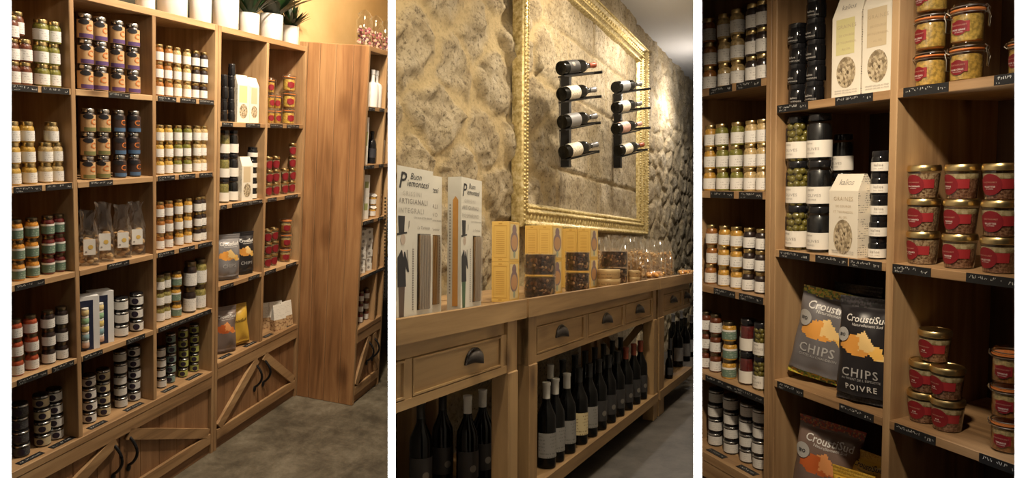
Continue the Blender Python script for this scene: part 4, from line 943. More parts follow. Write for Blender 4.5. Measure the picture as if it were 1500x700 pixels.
# --- right photo, wide unit
z = Z3R['s1']; wh = 'top shelf, middle bay, ' + RP
stack(R3, z, [(1164, 4, (True, False), 'glossy black tapenade jar'), (1194, 5, (True, False), 'glossy black tapenade jar')], 28, 29, lambda r, h, a, b_: spread_jar(r, h, a, b_), wh, 'spread_jar', phi=.35, w=.055)
W_ = .093
place('seed_carton', carton(W_, .055, .275, 'yellow', True), 'yellow-tinted seed carton beside the black jars, top shelf, right photo', 'carton', R3, R3.u_at(1239, .012, z + .05), .012, z + .0003, .04)
place('seed_carton', carton(W_, .055, .285, 'buff', True), 'buff seed carton against the divider, top shelf, right photo', 'carton', R3, R3.u_at(1285, .012, z + .05), .012, z + .0003, .0)
z = Z3R['s2']; wh = 'second shelf, middle bay, ' + RP
stack(R3, z, [(1165, 3, ('green', True), 'tall green olive jar'), (1200, 3, ('dark', True), 'tall black olive jar')], 34.5, 64.5, lambda r, h, k, g: k_olive(r, h, k, g), wh, 'olive_jar', phi=.35, w=.055)
stack(R3, z, [(1232, 3, ('dark', True), 'set-back black olive jar')], 30, 56, lambda r, h, k, g: k_olive(r, h, k, g), wh, 'olive_jar', phi=.35, w=.17)
place('seed_carton', carton(.108, .06, .235, None, True), 'cream seed carton standing before the black olive jars, right photo', 'carton', R3, R3.u_at(1234.5, .015, z + .05), .015, z + .0003, -.10)
stack(R3, z, [(1286, 5, (True, True), 'dark honey jar with cream band')], 28, 31.5, lambda r, h, a, b_: spread_jar(r, h, a, b_), wh, 'spread_jar', phi=.35, w=.05)
z = Z3R['s1']; wh = 'top shelf, end bay, ' + RP
CB = lambda r, h, c, t=None: clip_jar(r, h, c, True, t)
stack(R3, z, [(1362, 3, 'yellow', 'clip-top foie gras jar'), (1417, 2, 'yellow', 'clip-top foie gras jar')], 50, 54, CB, wh, 'clip_top_jar', phi=.25, w=.065)
stack(R3, z, [(1502, 1, 'yellow', 'half-cropped clip-top jar')], 50, 54, CB, wh, 'clip_top_jar', phi=.25, w=.065)
z = Z3R['s2']; wh = 'second shelf, end bay, ' + RP
GR = lambda r, h, word, c, ft: terrine_jar(r, h, word, c, ft, True)
stack(R3, z, [(1349, 3, ('PUR CANARD', 'grain', False), 'grainy red-labelled jar'), (1405, 3, ('TERRINE', 'brown', True), 'red-labelled terrine jar'), (1463.5, 3, ('RILLETTES', 'brown', True), 'red-labelled rillettes jar')], 51, 48.5, GR, wh, 'terrine_jar', phi=.10, w=.055)
z = Z3R['s3']; wh = 'third shelf, end bay, ' + RP
g1 = stack(R3, z, [(1340, 2, ('PUR', 'brown', True), 'red-labelled pure duck jar'), (1388, 2, ('PUR', 'brown', True), 'red-labelled pure duck jar')], 50, 45, GR, wh, 'terrine_jar', phi=.25, w=.075)
z0 = z; u_ = R3.u_at(1369, .09, z + .2); d_, h_ = R3.size(R3.u_at(1340, .075, z), .075, z, 50, 45)
place('terrine_jar', terrine_jar(d_ / 2, h_, 'PUR', 'brown', True, True), 'red-labelled duck jar crowning the two short stacks, third shelf, right photo', 'jar', R3, u_, .09, z + 2 * (mm(h_) * .986 + .0005), .2, group='jars on ' + wh)
stack(R3, z, [(1474, 3, ('amber', 'beige'), 'clip-top terrine jar')], 49, 52, CB, wh, 'clip_top_jar', phi=.55, w=.065)

# ------------------------------------------------------------------ bags and packets
def foil_bag(key, W, H, D, base, chip, top, words, fins=0.03, grid=(44, 60), roundel=None, small=None, seed=1, rough=0.38):
    def make():
        rs = random.Random(seed); nx, nz = grid; mats = {}
        mk = lambda n, c: mat('bag_%s_%s' % (key, n), c, rough, 0.0, 0.25)
        mb = mk('base', base); b = MB()
        ph = [rs.uniform(0, 6) for _ in range(6)]
        def half(x, z):   # half thickness of the filled bag
            t = (z - fins) / (H - 2 * fins); t = min(1, max(0, t)); e = 1 - abs(2 * x / W) ** 2.6
            f = max(0, e) ** 0.5 * (max(0, 1 - abs(2 * t - 0.86) ** 3.2 / (1.14 ** 3.2)) ** 0.55) if t < 1 else 0
            wr = 0.0025 * math.sin(55 * x + 30 * z + ph[0]) + 0.003 * math.sin(90 * x - 24 * z + ph[1]) * abs(2 * t - 1) + 0.004 * math.sin(38 * z + 25 * x + ph[2]) * abs(2 * x / W) ** 2
            return max(0.0012, D / 2 * f + wr * min(1, f * 3) + 0.002 * (1 - t) * 0)
        def edge(z): t = min(1, max(0, z / H)); return 1 - 0.07 * max(0, math.sin(PI * t)) ** 0.7 + 0.012 * math.sin(60 * z + ph[3])
        fy = lambda x, z: -half(x, z)
        cols = [(0.93, 0.55, 0.13), (0.80, 0.36, 0.07), (0.90, 0.62, 0.25)] if chip == 'gold' else ([(0.75, 0.22, 0.05), (0.58, 0.13, 0.03), (0.80, 0.34, 0.12)] if chip == 'paprika' else None)
        blobs = [(-.20, .55, .17, .095, .5), (.02, .585, .19, .085, -.4), (.22, .515, .18, .055, -.5), (-.02, .50, .24, .05, .1), (.30, .47, .12, .035, -.3)]
        def pick(x, z):
            u, v = x / W, z / H
            if top:
                q = math.sin(31 * u + 3) + math.sin(23 * u + 9 * v * 6)
                if v > 0.915 + 0.015 * math.sin(9 * u) or v < 0.055: return mk('t%d' % (int((q + 2) * 1.7) % len(top)), top[int((q + 2) * 1.7) % len(top)])
            if cols:
                for i, (a, c_, rx_, rz_, an) in enumerate(blobs):
                    du, dv = u - a, (v - c_) * H / W; p = du * math.cos(an) + dv * math.sin(an); q = -du * math.sin(an) + dv * math.cos(an)
                    th = math.atan2(q, p); k = 1 + .16 * math.sin(3 * th + i * 2) + .08 * math.sin(7 * th + i)
                    if (p / rx_) ** 2 + (q / (rz_ * H / W)) ** 2 < k * k: return mk('c%d' % (i % 3), cols[(i + (1 if (p / rx_) ** 2 + (q / (rz_ * H / W)) ** 2 > .45 * k * k else 0)) % 3])
            return mb
        vs = []; ids = {}
        for s in (-1, 1):
            for j in range(nz + 1):
                for i in range(nx + 1):
                    z = H * j / nz; x = W * (i / nx - .5); y = half(x, z) * s
                    if z < fins * 0.6: y *= .5
                    crim = 0.0012 * math.sin(j * 2.1) if z > H - fins else 0
                    ids[s, i, j] = len(vs); vs.append((x * edge(z), y + crim, z))
        fl = {}
        for j in range(nz):
            for i in range(nx):
                m_ = pick(W * ((i + .5) / nx - .5), H * (j + .5) / nz); fl.setdefault(m_, []).append((ids[-1, i, j], ids[-1, i + 1, j], ids[-1, i + 1, j + 1], ids[-1, i, j + 1]))
                fl.setdefault(mb, []).append((ids[1, i + 1, j], ids[1, i, j], ids[1, i, j + 1], ids[1, i + 1, j + 1]))
        for j in range(nz):
            fl[mb].append((ids[-1, 0, j], ids[-1, 0, j + 1], ids[1, 0, j + 1], ids[1, 0, j])); fl[mb].append((ids[-1, nx, j + 1], ids[-1, nx, j], ids[1, nx, j], ids[1, nx, j + 1]))
        for i in range(nx): fl[mb].append((ids[-1, i, nz], ids[-1, i + 1, nz], ids[1, i + 1, nz], ids[1, i, nz])); fl[mb].append((ids[-1, i + 1, 0], ids[-1, i, 0], ids[1, i, 0], ids[1, i + 1, 0]))
        b.v = vs
        for m_, fs in fl.items():
            k = b.mi(m_)
            for f in fs: b.f.append(f); b.m.append(k)
        out = [('foil_bag', b.mesh('foil_bag', ang=60), [])]
        b = MB()
        def decal(v, f, m_, x, z, off=.0022):
            b.add([((p + x) * edge(q + z), fy(p + x, q + z) - off, q + z) for p, q in v], f, m_)
        for (t, sz, x, z, c_, sp, sh) in words:
            v, f = text2d(t, W * sz, spacing=sp, shear=sh, bold=.012 if sz > .1 else 0); decal(v, f, mat('bagprint_%s' % (c_,), {'white': (.75, .73, .70), 'pale': (.42, .41, .40), 'black': (.02, .015, .01), 'cream': (.6, .5, .35)}[c_], .5), x * W, z * H)
        if roundel: v, f = disc2d(W * .12, 20); decal(v, f, mat('roundel', (.42, .41, .39), .5), roundel[0] * W, roundel[1] * H, .0035); v, f = text2d('BIO', W * .07, bold=.02); decal(v, f, ink, roundel[0] * W, roundel[1] * H - W * .025, .0045)
        if b.f: out.append(('print', b.mesh('print', False), []))
        return out
    return proto(('bag', key, W, H), make)
CW = lambda c_: [('CroustiSud', .165, .03, .775, c_, 1.0, .1), ('Naturellement Sud', .068, .06, .735, c_, 1.0, .1)]
TOPG = [(.66, .56, .07), (.28, .42, .05), (.75, .42, .06), (.14, .18, .05)]
z = Z3R['s3']
place('chip_bag', foil_bag('grey', .208, .283, .09, (.155, .145, .15), 'gold', TOPG, CW('white') + [('CHIPS', .19, -.08, .29, 'pale', 1.15, 0), ('CUITES AU CHAUDRON', .055, -.05, .245, 'pale', 1.0, 0)], roundel=(-.36, .66), seed=2),
      'grey chip bag with a mottled green and yellow top, leaning back, right photo', 'bag', R3, R3.u_at(1201, .085, z + .1), .088, z + .016, .42, .0, M=Matrix.Rotation(.42, 4, 'Z') @ Matrix.Rotation(-.09, 4, 'X') @ Matrix.Rotation(.14, 4, 'Y'))
blk = foil_bag('black', .165, .30, .085, (.018, .016, .018), 'gold', [(.05, .045, .05), (.02, .02, .02)], CW('white') + [('CHIPS', .21, -.02, .25, 'pale', 1.2, 0), ('AU PIMENT DE L ESPELETTE', .055, -.0, .215, 'pale', 1.0, 0), ('POIVRE', .14, .0, .12, 'white', 1.25, 0)], roundel=(-.36, .64), seed=3)
place('chip_bag', blk, 'black pepper chip bag pressed against the divider, right photo', 'bag', R3, R3.u_at(1266, .05, z + .1), .055, z + .006, .30, M=Matrix.Rotation(.30, 4, 'Z') @ Matrix.Rotation(-.07, 4, 'X'))
place('chip_bag', blk, 'dark chip bag half hidden behind the grey and black bags, right photo', 'bag', R3, cu(R3, 1228, .2, z + .1, .10), .25, z + .002, .1)
z = Z3R['base']
brn = foil_bag('brown', .20, .30, .09, (.20, .135, .11), 'paprika', [(.45, .08, .05), (.20, .11, .09), (.60, .25, .10)], CW('white') + [('CHIPS', .19, -.05, .27, 'pale', 1.15, 0)], roundel=(-.36, .66), seed=4)
place('chip_bag', brn, 'brown paprika chip bag on the low shelf beside the stile, right photo', 'bag', R3, R3.u_at(1201, .085, z + .1), .085, z + .013, M=Matrix.Rotation(.45, 4, 'Z') @ Matrix.Rotation(-.06, 4, 'X') @ Matrix.Rotation(.10, 4, 'Y'))
ylw = foil_bag('yellow', .125, .22, .06, (.60, .36, .04), None, [(.48, .27, .03), (.62, .40, .06)], [('CroustiSud', .17, .0, .79, 'black', 1.0, .1), ('Naturellement Sud', .066, .03, .745, 'black', 1.0, .1)], seed=5)
place('chip_bag', ylw, 'small yellow chip bag in front of another, low shelf, right photo', 'bag', R3, R3.u_at(1249, .05, z + .1), .05, z + .002, .28)
place('chip_bag', ylw, 'small yellow chip bag tucked behind its twin, low shelf, right photo', 'bag', R3, R3.u_at(1271, .13, z + .15), .14, z + .032, .1)
pur = foil_bag('plum', .16, .25, .07, (.07, .025, .04), None, [(.10, .03, .05)], [], seed=6)
place('chip_bag', pur, 'dark plum packet in the deep shadow of the low end bay, right photo', 'bag', R3, R3.u_at(1402, .06, z + .1), .1, z + .002, .2)
# left photo bags
z = Z1R['s3']
gb = foil_bag('grey', .208, .283, .09, (.155, .145, .15), 'gold', TOPG, CW('white'))
place('chip_bag', foil_bag('grey_wide', .155, .255, .09, (.22, .21, .215), 'gold', None, CW('white') + [('CHIPS', .19, 0, .29, 'pale', 1.1, 0)], seed=8), 'grey chip bag, third shelf of the two-bay shelves, left photo', 'bag', R1, cu(R1, 331, .07, z + .1, .08), .07, z + .002, -.5)
place('chip_bag', foil_bag('black_small', .13, .25, .08, (.022, .02, .022), 'gold', None, CW('white') + [('CHIPS', .21, 0, .25, 'pale', 1.1, 0)], seed=9), 'black chip bag beside the grey one, third shelf, left photo', 'bag', R1, cu(R1, 356, .07, z + .1, .075), .07, z + .002, -.4)
z = Z1R['base']
place('chip_bag', foil_bag('brown_small', .15, .27, .08, (.20, .15, .13), 'paprika', None, CW('white'), seed=10), 'brown paprika chip bag on the low shelf, left photo', 'bag', R1, cu(R1, 327, .08, z + .1, .08), .08, z + .002, -.5)
place('chip_bag', foil_bag('yellow_big', .14, .245, .08, (.66, .40, .05), None, [(.5, .3, .04)], [('CroustiSud', .17, 0, .6, 'black', 1.0, .1)], seed=11), 'yellow packet slumped on the low shelf, left photo', 'bag', R1, cu(R1, 349, .08, z + .1, .085), .08, z + .009, M=Matrix.Rotation(-.6, 4, 'Z') @ Matrix.Rotation(-.10, 4, 'Y'))
place('chip_bag', foil_bag('black_back', .12, .25, .07, (.02, .018, .02), None, None, [], seed=12), 'plain black packet behind the yellow one, low shelf, left photo', 'bag', R1, cu(R1, 354, .2, z + .1, .08), .22, z + .002, -.5)
# white and kraft pouches, lowest shelf of bay five
def pouch():
    b = MB(); W, H, D = .095, .165, .05; wht = printed('pouch_white', (.80, .76, .68), (.4, .35, .3), 200, .4); kr = speck('pouch_kraft', (.20, .09, .04), (.50, .33, .17), (.55, .37, .20), 60)
    r0 = [(-W / 2, -D / 2, 0), (W / 2, -D / 2, 0), (W / 2, D / 2, 0), (-W / 2, D / 2, 0)]; r1 = [(-W / 2, -D * .33, H * .42), (W / 2, -D * .33, H * .42), (W / 2, D * .33, H * .42), (-W / 2, D * .33, H * .42)]; r2 = [(-W / 2, -.0015, H), (W / 2, -.0015, H), (W / 2, .0015, H), (-W / 2, .0015, H)]
    b.hull(r0, r1, kr); b.hull(r1, r2, wht); return b.mesh('pouch', False)
pm = pouch()
for i, (px, ww, dd) in enumerate(((391, .13, 'deepest'), (403, .10, 'second'), (408, .045, 'front and lowest'), (418, .05, 'front and widest'))):
    single('pouch', pm, f'white and kraft biscuit pouch, {dd} of four on the low shelf, left photo', 'packet', R1, cu(R1, px, ww, z + .1, .052), ww, z + .0004, -.5 + .1 * i, group='biscuit pouches')
# cellophane bags of biscuits
cello = glass('cellophane', (.95, .95, .94), 1.0, .20, .10)
def cello_bag(seed, W=.085, H=.16, lab=True, tone='beige'):
    def make():
        rs = random.Random(seed); D = W * .62; b = MB(); hb = H * (.60 if lab else .84)
        cm = [mat('biscuit_a', (.55, .33, .13), .7), mat('biscuit_b', (.43, .24, .09), .7), mat('biscuit_c', (.64, .42, .19), .7)]
        for i in range(34 if lab else 56):
            zz = rs.uniform(.012, hb); k = 1 - .25 * (zz / hb) ** 3; s = rs.uniform(.009, .016)
            b.ball((rs.uniform(-1, 1) * (W / 2 - s) * k, rs.uniform(-1, 1) * (D / 2 - s) * k, zz), (s, s * rs.uniform(.5, .9), s * rs.uniform(.5, .9)), cm[i % 3], 7, 5)
        out = [('biscuit_filling', b.mesh('biscuit_filling'), [])]
        b = MB(); nl, ns = 14, 22; vs, fs = [], []
        for j in range(nl):
            t = j / (nl - 1); z_ = H * 1.25 * t; k = 1.0 if t < .5 else 1 - (t - .5) * 1.15 if t < .86 else .55 - .0 + (t - .86) * 1.6
            for i in range(ns):
                a = 2 * PI * i / ns; q = 1 + rs.uniform(-.09, .09) * (0.3 + t * 1.5); c_, s_ = math.cos(a), math.sin(a)
                vs.append((math.copysign(abs(c_) ** .6, c_) * W / 2 * k * q * 1.04, math.copysign(abs(s_) ** .7, s_) * D / 2 * (k if t < .5 else k * .7) * q * 1.05, z_ * (1 + rs.uniform(-.02, .02)) if j else 0))
        for j in range(nl - 1):
            for i in range(ns): l = (i + 1) % ns; fs.append((j * ns + i, j * ns + l, (j + 1) * ns + l, (j + 1) * ns + i))
        fs.append(tuple(range(ns))[::-1]); b.add(vs, fs, cello); out.append(('cellophane_wrap', b.mesh('cellophane_wrap', False), []))
        if lab:
            b = MB(); b.box(-W * .28, W * .28, -D / 2 * 1.14 - .001, -D / 2 * 1.14, H * .26, H * .62, white_card); v, f = disc2d(W * .12, 14); b.flat(v, f, mat('yellow_spot', (.75, .5, .12), .6), W * .05, -D / 2 * 1.14 - .0018, H * .44); v, f = disc2d(W * .05, 10); b.flat(v, f, grey_ink, -W * .17, -D / 2 * 1.14 - .0018, H * .33)
            out.append(('paper_label', b.mesh('paper_label', False), []))
        return out
    return proto(('cello', seed, W, H, lab), make)
z = Z1L['s3']
for i, (px, ww, hh, wd_) in enumerate(((129, .05, .185, 'first'), (151.5, .055, .205, 'second'), (178, .055, .19, 'third'), (194, .14, .18, 'set back'), (206, .055, .195, 'last'))):
    place('biscuit_bag', cello_bag(20 + i, .078, hh), f'cellophane bag of biscuits with white label, {wd_} on its shelf, left photo', 'bag', R1, cu(R1, px, ww, z + .08, .045), ww, z + .0005, -.6, group='cellophane biscuit bags')
# two navy and white gift boxes with little jars
def gift_box():
    W, D, H = .088, .06, .235; b = MB(); wc = mat('gift_white', (.80, .80, .80), .45); nv = mat('gift_navy', (.02, .025, .06), .4)
    b.box(-W / 2, W / 2, .006, D, 0, H, wc, .001); b.box(W * .22, W / 2, 0, .006, 0, H, wc); b.box(-W / 2, W * .22, 0, .006, H * .93, H, wc); b.box(-W / 2, -W * .32, 0, .006, 0, H * .93, nv); b.box(W * .04, W * .22, 0, .006, 0, H * .93, nv); b.box(-W * .32, W * .04, .002, .006, 0, H * .93, mat('gift_window', (.05, .05, .06), .3))
    b.box(-W * .5, W * .22, -.0008, 0, H * .82, H * .93, nv); b.box(-W * .5, W * .22, -.0008, 0, 0, H * .05, nv)
    body = b.mesh('carton', False); out = [('carton', body, [])]
    cs = [(.6, .4, .3), (.25, .40, .45), (.7, .55, .2), (.3, .5, .3), (.75, .6, .3)]
    for i, c_ in enumerate(cs):
        b = MB(); z0 = H * (.06 + .152 * i); b.lathe([(.013, 0), (.0145, .003), (.0145, .020), (.012, .024)], mat('mini_%d' % i, c_, .4), 12, c=(-W * .14, .0005, z0)); b.lathe([(.0135, .024), (.0135, .031), (.001, .032)], white_pot, 12, c=(-W * .14, .0005, z0), caps=False); out.append(('mini_jar', b.mesh('mini_jar'), []))
    return out
gbx = proto('gift', gift_box); z = Z1L['s4']
place('gift_box', gbx, 'navy and white gift box with little jars, against the divider, left photo', 'box', R1, R1.u_at(131, .03, z + .1), .035, z + .0005, -.42, group='gift boxes')
place('gift_box', gbx, 'navy and white gift box with little jars, beside the squat tubs, left photo', 'box', R1, R1.u_at(154, .035, z + .1), .045, z + .0005, -.42, group='gift boxes')

# ------------------------------------------------------------------ on top of the left photo's shelves: pots and plants
def pot(r, h, plant, seed):
    b = MB(); b.lathe([(r * .93, 0), (r * .98, .004), (r, h * .95), (r * .985, h), (r * .92, h), (r * .90, h * .9), (.001, h * .9)], white_pot, 32, caps=False); out = [('pot', b.mesh('pot', ang=50), [])]
    b = MB(); b.lathe([(r * .90, h * .88), (.001, h * .9)], mat('potting_soil', (.03, .02, .012), .9), 20, caps=False); out.append(('soil', b.mesh('soil'), []))
    if plant:
        rs = random.Random(seed); b = MB(); g = [mat('leaf_a', (.010, .030, .009), .45), mat('leaf_b', (.018, .05, .013), .4), mat('leaf_c', (.007, .02, .007), .5)]
        for i in range(60 if plant == 'blade' else 46):
            a = rs.uniform(0, 2 * PI); el = rs.uniform(.75, 1.45); L_ = rs.uniform(.16, .30) * (.6 if seed == 6 else 1); wd_ = .013 if plant == 'blade' else .034
            dx, dy = math.cos(a), math.sin(a); n = 7; vs = []; P0 = Vector((dx * r * .3, dy * r * .3, h * .9))
            for j in range(n + 1):
                t = j / n; cur = el - t * 1.1; p = P0 + Vector((dx * math.cos(el) * L_ * t, dy * math.cos(el) * L_ * t, math.sin(el) * L_ * t - .35 * L_ * t * t * math.cos(el)))
                w_ = wd_ * (max(0, math.sin(PI * min(1, t * .9 + .08))) ** .7 if plant == 'leaf' else (1 - t) ** .5 + .05); vs += [tuple(p + Vector((-dy, dx, 0)) * w_), tuple(p + Vector((0, 0, -.3 * w_))), tuple(p - Vector((-dy, dx, 0)) * w_)]
            fs = [q for j in range(n) for q in ((3 * j, 3 * j + 1, 3 * j + 4, 3 * j + 3), (3 * j + 1, 3 * j + 2, 3 * j + 5, 3 * j + 4))]; b.add(vs, fs, g[i % 3])
        out.append(('foliage', b.mesh('foliage'), []))
    return out
pots = [(207, 30, 60, None, 'plain white pot, least in view, at the edge of the shelf top', .07), (247, 46, 60, None, 'big plain white pot cropped by the picture edge', .08), (288.5, 33, 48, None, 'medium plain white pot between two bigger ones', .07), (325.5, 39, 46, 'leaf', 'tall white pot above the joint of the two shelf units', .075), (360.5, 30, 31, 'blade', 'small white pot with grassy blades', .08), (393, 34, 37, 'leaf', 'wide white pot with broad green leaves', .075), (421.5, 24, 27, 'blade', 'shortest white pot, last before the wall corner', .08)]
for i, (px, wp, hp, pl, dsc, ww) in enumerate(pots):
    u = R1.u_at(px, ww + .02, .03); d_, h_ = R1.size(u, ww, .03, wp, hp); r = d_ / 2
    place('potted_plant' if pl else 'plant_pot', pot(r, h_ * .98, pl, i), dsc + ', left photo', 'plant' if pl else 'pot', R1, u, max(ww, r + .01), .0005)

# ------------------------------------------------------------------ contents of the forward cabinet, left photo
def bottle(prof, m, lab=None, cap=None, seg=16, capm=None, name='glass_bottle'):
    b = MB(); b.lathe(prof, m, seg); out = [(name, b.mesh('bottle'), [])]
    if cap: b = MB(); b.lathe(cap, capm, seg); out.append(('capsule', b.mesh('capsule'), []))
    if lab: b = MB(); b.sleeve(lab[0], lab[1], lab[2], -1.3, 1.3, lab[3], 14); out.append(('paper_label', b.mesh('paper_label'), []))
    return out
def BX(px, ww, z, py=None): return R1.u_at(px, WB + ww, z)
wb = proto('whitebottle', lambda: bottle([(.036, 0), (.040, .004), (.040, .135), (.034, .15), (.014, .160), (.012, .205), (.015, .208), (.015, .235), (.012, .237)], mat('white_enamel', (.78, .77, .76), .35)))
for i, px in enumerate((544, 551.5, 558.5)): place('oil_bottle', wb, f'matt white oil bottle, {ORD[i]} of three in the forward cabinet, left photo', 'bottle', R1, BX(px, .045, ZB['s1']), WB + .045 + .01 * i, ZB['s1'] + .0004, -.6, group='white oil bottles')
kb = proto('blackbottle', lambda: bottle([(.026, 0), (.030, .004), (.030, .125), (.024, .15), (.012, .162), (.012, .19), (.014, .192), (.014, .21), (.01, .212)], mat('black_glass', (.01, .01, .012), .12, 0, .5), (.0305, .04, .10, mat('dark_label', (.04, .04, .05), .5))))
for i, px in enumerate((543.5, 551)): place('oil_bottle', kb, f'black oil bottle, {ORD[i]} of two in the forward cabinet, left photo', 'bottle', R1, BX(px, .06, ZB['s2']), WB + .06, ZB['s2'] + .0004, -.6, group='black oil bottles')
def cbox(W, D, H, kind):
    def make():
        b = MB(); b.box(-W / 2, W / 2, 0, D, 0, H, mat('box_white', (.78, .75, .69), .5), .0012)
        if kind == 'red': v, f = disc2d(W * .3, 16); b.flat(v, f, mat('box_red', (.65, .12, .05), .5), 0, -.0005, H * .55)
        if kind == 'leaf': b.flat([(-W * .3, 0), (W * .3, 0), (W * .3, H * .3), (-W * .3, H * .3)], [(0, 1, 2, 3)], mat('box_green', (.35, .38, .15), .5), 0, -.0005, H * .4)
        if kind == 'mark': v, f = disc2d(H * .22, 12); b.flat(v, f, grey_ink, 0, -.0005, H * .5); b.add([(-W / 2 - .0005, D * .5 + H * .2 * math.cos(2 * PI * i / 10), H * .5 + H * .2 * math.sin(2 * PI * i / 10)) for i in range(10)], [tuple(range(10))[::-1]], grey_ink)
        return b.mesh('small_box', False)
    return proto(('cbox', W, D, H, kind), make)
single('tea_box', cbox(.055, .05, .155, 'red'), 'white box with a red spot beside the black bottles, left photo', 'box', R1, BX(558, .045, ZB['s2']), WB + .045, ZB['s2'] + .0004, -.5)
single('tea_box', cbox(.045, .06, .30, 'leaf'), 'tall slim white box close behind the plank side, second shelf, left photo', 'box', R1, BX(535.5, .03, ZB['s2'] + .1), WB + .03, ZB['s2'] + .0004, -.35)
single('tea_box', cbox(.055, .06, .15, 'leaf'), 'white box with a green panel, lower of a pair, left photo', 'box', R1, BX(536, .03, ZB['s3'] + .1), WB + .03, ZB['s3'] + .0004, -.35)
single('tea_box', cbox(.055, .06, .14, 'leaf'), 'white box with a green panel, upper of a pair, left photo', 'box', R1, BX(536, .03, ZB['s3'] + .1), WB + .03, ZB['s3'] + .1512, -.35)
def cloth_jar():
    b = MB(); b.lathe([(.028, 0), (.032, .004), (.032, .055), (.027, .062)], content('honey'), 14); out = [('glass_jar', b.mesh('glass_jar'), [])]
    b = MB(); n = 28; b.add([((.036 + .004 * math.cos(6 * 2 * PI * i / n)) * math.cos(2 * PI * i / n), (.036 + .004 * math.cos(6 * 2 * PI * i / n)) * math.sin(2 * PI * i / n), .058 + .004 * math.sin(5 * i)) for i in range(n)] + [(.029 * math.cos(2 * PI * i / n), .029 * math.sin(2 * PI * i / n), .074) for i in range(n)] + [(0, 0, .079)], [(i, (i + 1) % n, n + (i + 1) % n, n + i) for i in range(n)] + [(n + i, n + (i + 1) % n, 2 * n) for i in range(n)], white_pot); out.append(('cloth_top', b.mesh('cloth_top'), []))
    b = MB(); b.sleeve(.0326, .008, .040, -1.3, 1.3, paper); out.append(('paper_label', b.mesh('paper_label'), [])); return out
cj = proto('clothjar', cloth_jar)
for k in range(2):
    for i, px in enumerate((543.5, 550.5, 557.5)): place('honey_jar', cj, f'honey jar with white cloth top, {ORD[i]}, {("bottom", "top")[k]} layer, left photo', 'jar', R1, BX(px, .06, ZB['s3']), WB + .06, ZB['s3'] + .0004 + k * .0805, -.6, group='cloth-topped honey jars')
for ci, (px, n) in enumerate(((531, 6), (540.5, 6), (550, 4))):
    for k in range(n): single('soap_box', cbox(.058, .05, .048, 'mark'), f'small white printed box, {("bottom", "second", "third", "fourth", "fifth", "top")[k]} up in {ORD[ci]} column, forward cabinet, left photo', 'box', R1, BX(px, .03, ZB['s4']), WB + .035 + .004 * (k % 2), ZB['s4'] + .0004 + k * .0485, -.45, group='small white boxes on the fourth shelf')
for k in range(5): single('soap_box', cbox(.055, .05, .052, 'mark'), f'small white box, {("bottom", "second", "third", "fourth", "top")[k]} of the lone low column, forward cabinet, left photo', 'box', R1, BX(544, .05, ZB['base']), WB + .07, ZB['base'] + .0004 + k * .0525, -.45, group='small white boxes on the low shelf')
stack(R1, ZB['base'], [(527.5, 3, 'wine', 'dark red jar in the forward cabinet'), (535.5, 3, 'brown', 'brown jar in the forward cabinet')], 8.5, 16, SB, 'low shelf, ' + LP, w=WB + .06)
place('chip_bag', foil_bag('yellow_far', .12, .20, .06, (.60, .38, .05), None, None, [], seed=14), 'yellow packet in the far slice of the forward cabinet, left photo', 'bag', R1, R1.u_at(566.5, WB + .12, ZB['s4'] + .1) + .01, WB + .13, ZB['s4'] + .002, -.5)
def petal_jar():
    r, h = .05, .22; b = MB(); rs = random.Random(8); pk = [mat('petal_pink', (.45, .14, .16), .7), mat('petal_dark', (.16, .04, .06), .7), mat('petal_pale', (.6, .42, .33), .7)]
    for i in range(70): a = rs.uniform(0, 6.28); q = r * .75 * rs.random() ** .4; b.ball((q * math.cos(a), q * math.sin(a), rs.uniform(.012, h * .50)), rs.uniform(.006, .011), pk[i % 3], 6, 4)
    out = [('petal_filling', b.mesh('petal_filling'), [])]; g = glass('jar_glass')
    b = MB(); b.lathe([(r * .9, 0), (r, .005), (r, h * .68), (r * .7, h * .78), (r * .66, h * .82)], g, 20, caps=False); out.append(('glass_jar', b.mesh('glass_jar'), []))
    b = MB(); b.lathe([(r * .7, h * .83), (r * .74, h * .86), (r * .6, h * .93), (r * .2, h * .98), (.001, h)], g, 20, caps=False); out.append(('lid', b.mesh('lid'), []))
    b = MB(); m_ = silver; b.tube([(r * .72, 0, h * .78), (r * .95, 0, h * .74), (r * 1.02, 0, h * .84), (r * .7, 0, h * .9)], .0016, m_, 5); b.tube([(-r * .72, 0, h * .78), (-r * .98, 0, h * .84), (-r * .7, 0, h * .88)], .0016, m_, 5); out.append(('wire_clip', b.mesh('wire_clip'), [])); return out
pj = proto('petal', petal_jar)
for i, px in enumerate((532.5, 549, 563)): place('petal_jar', pj, f'swing-top jar of dried petals, {ORD[i]} of three on the cabinet top, left photo', 'jar', R1, BX(px, .07 + .02 * i, .05), WB + .07 + .02 * i, .0335, -.6, group='swing-top jars of petals')

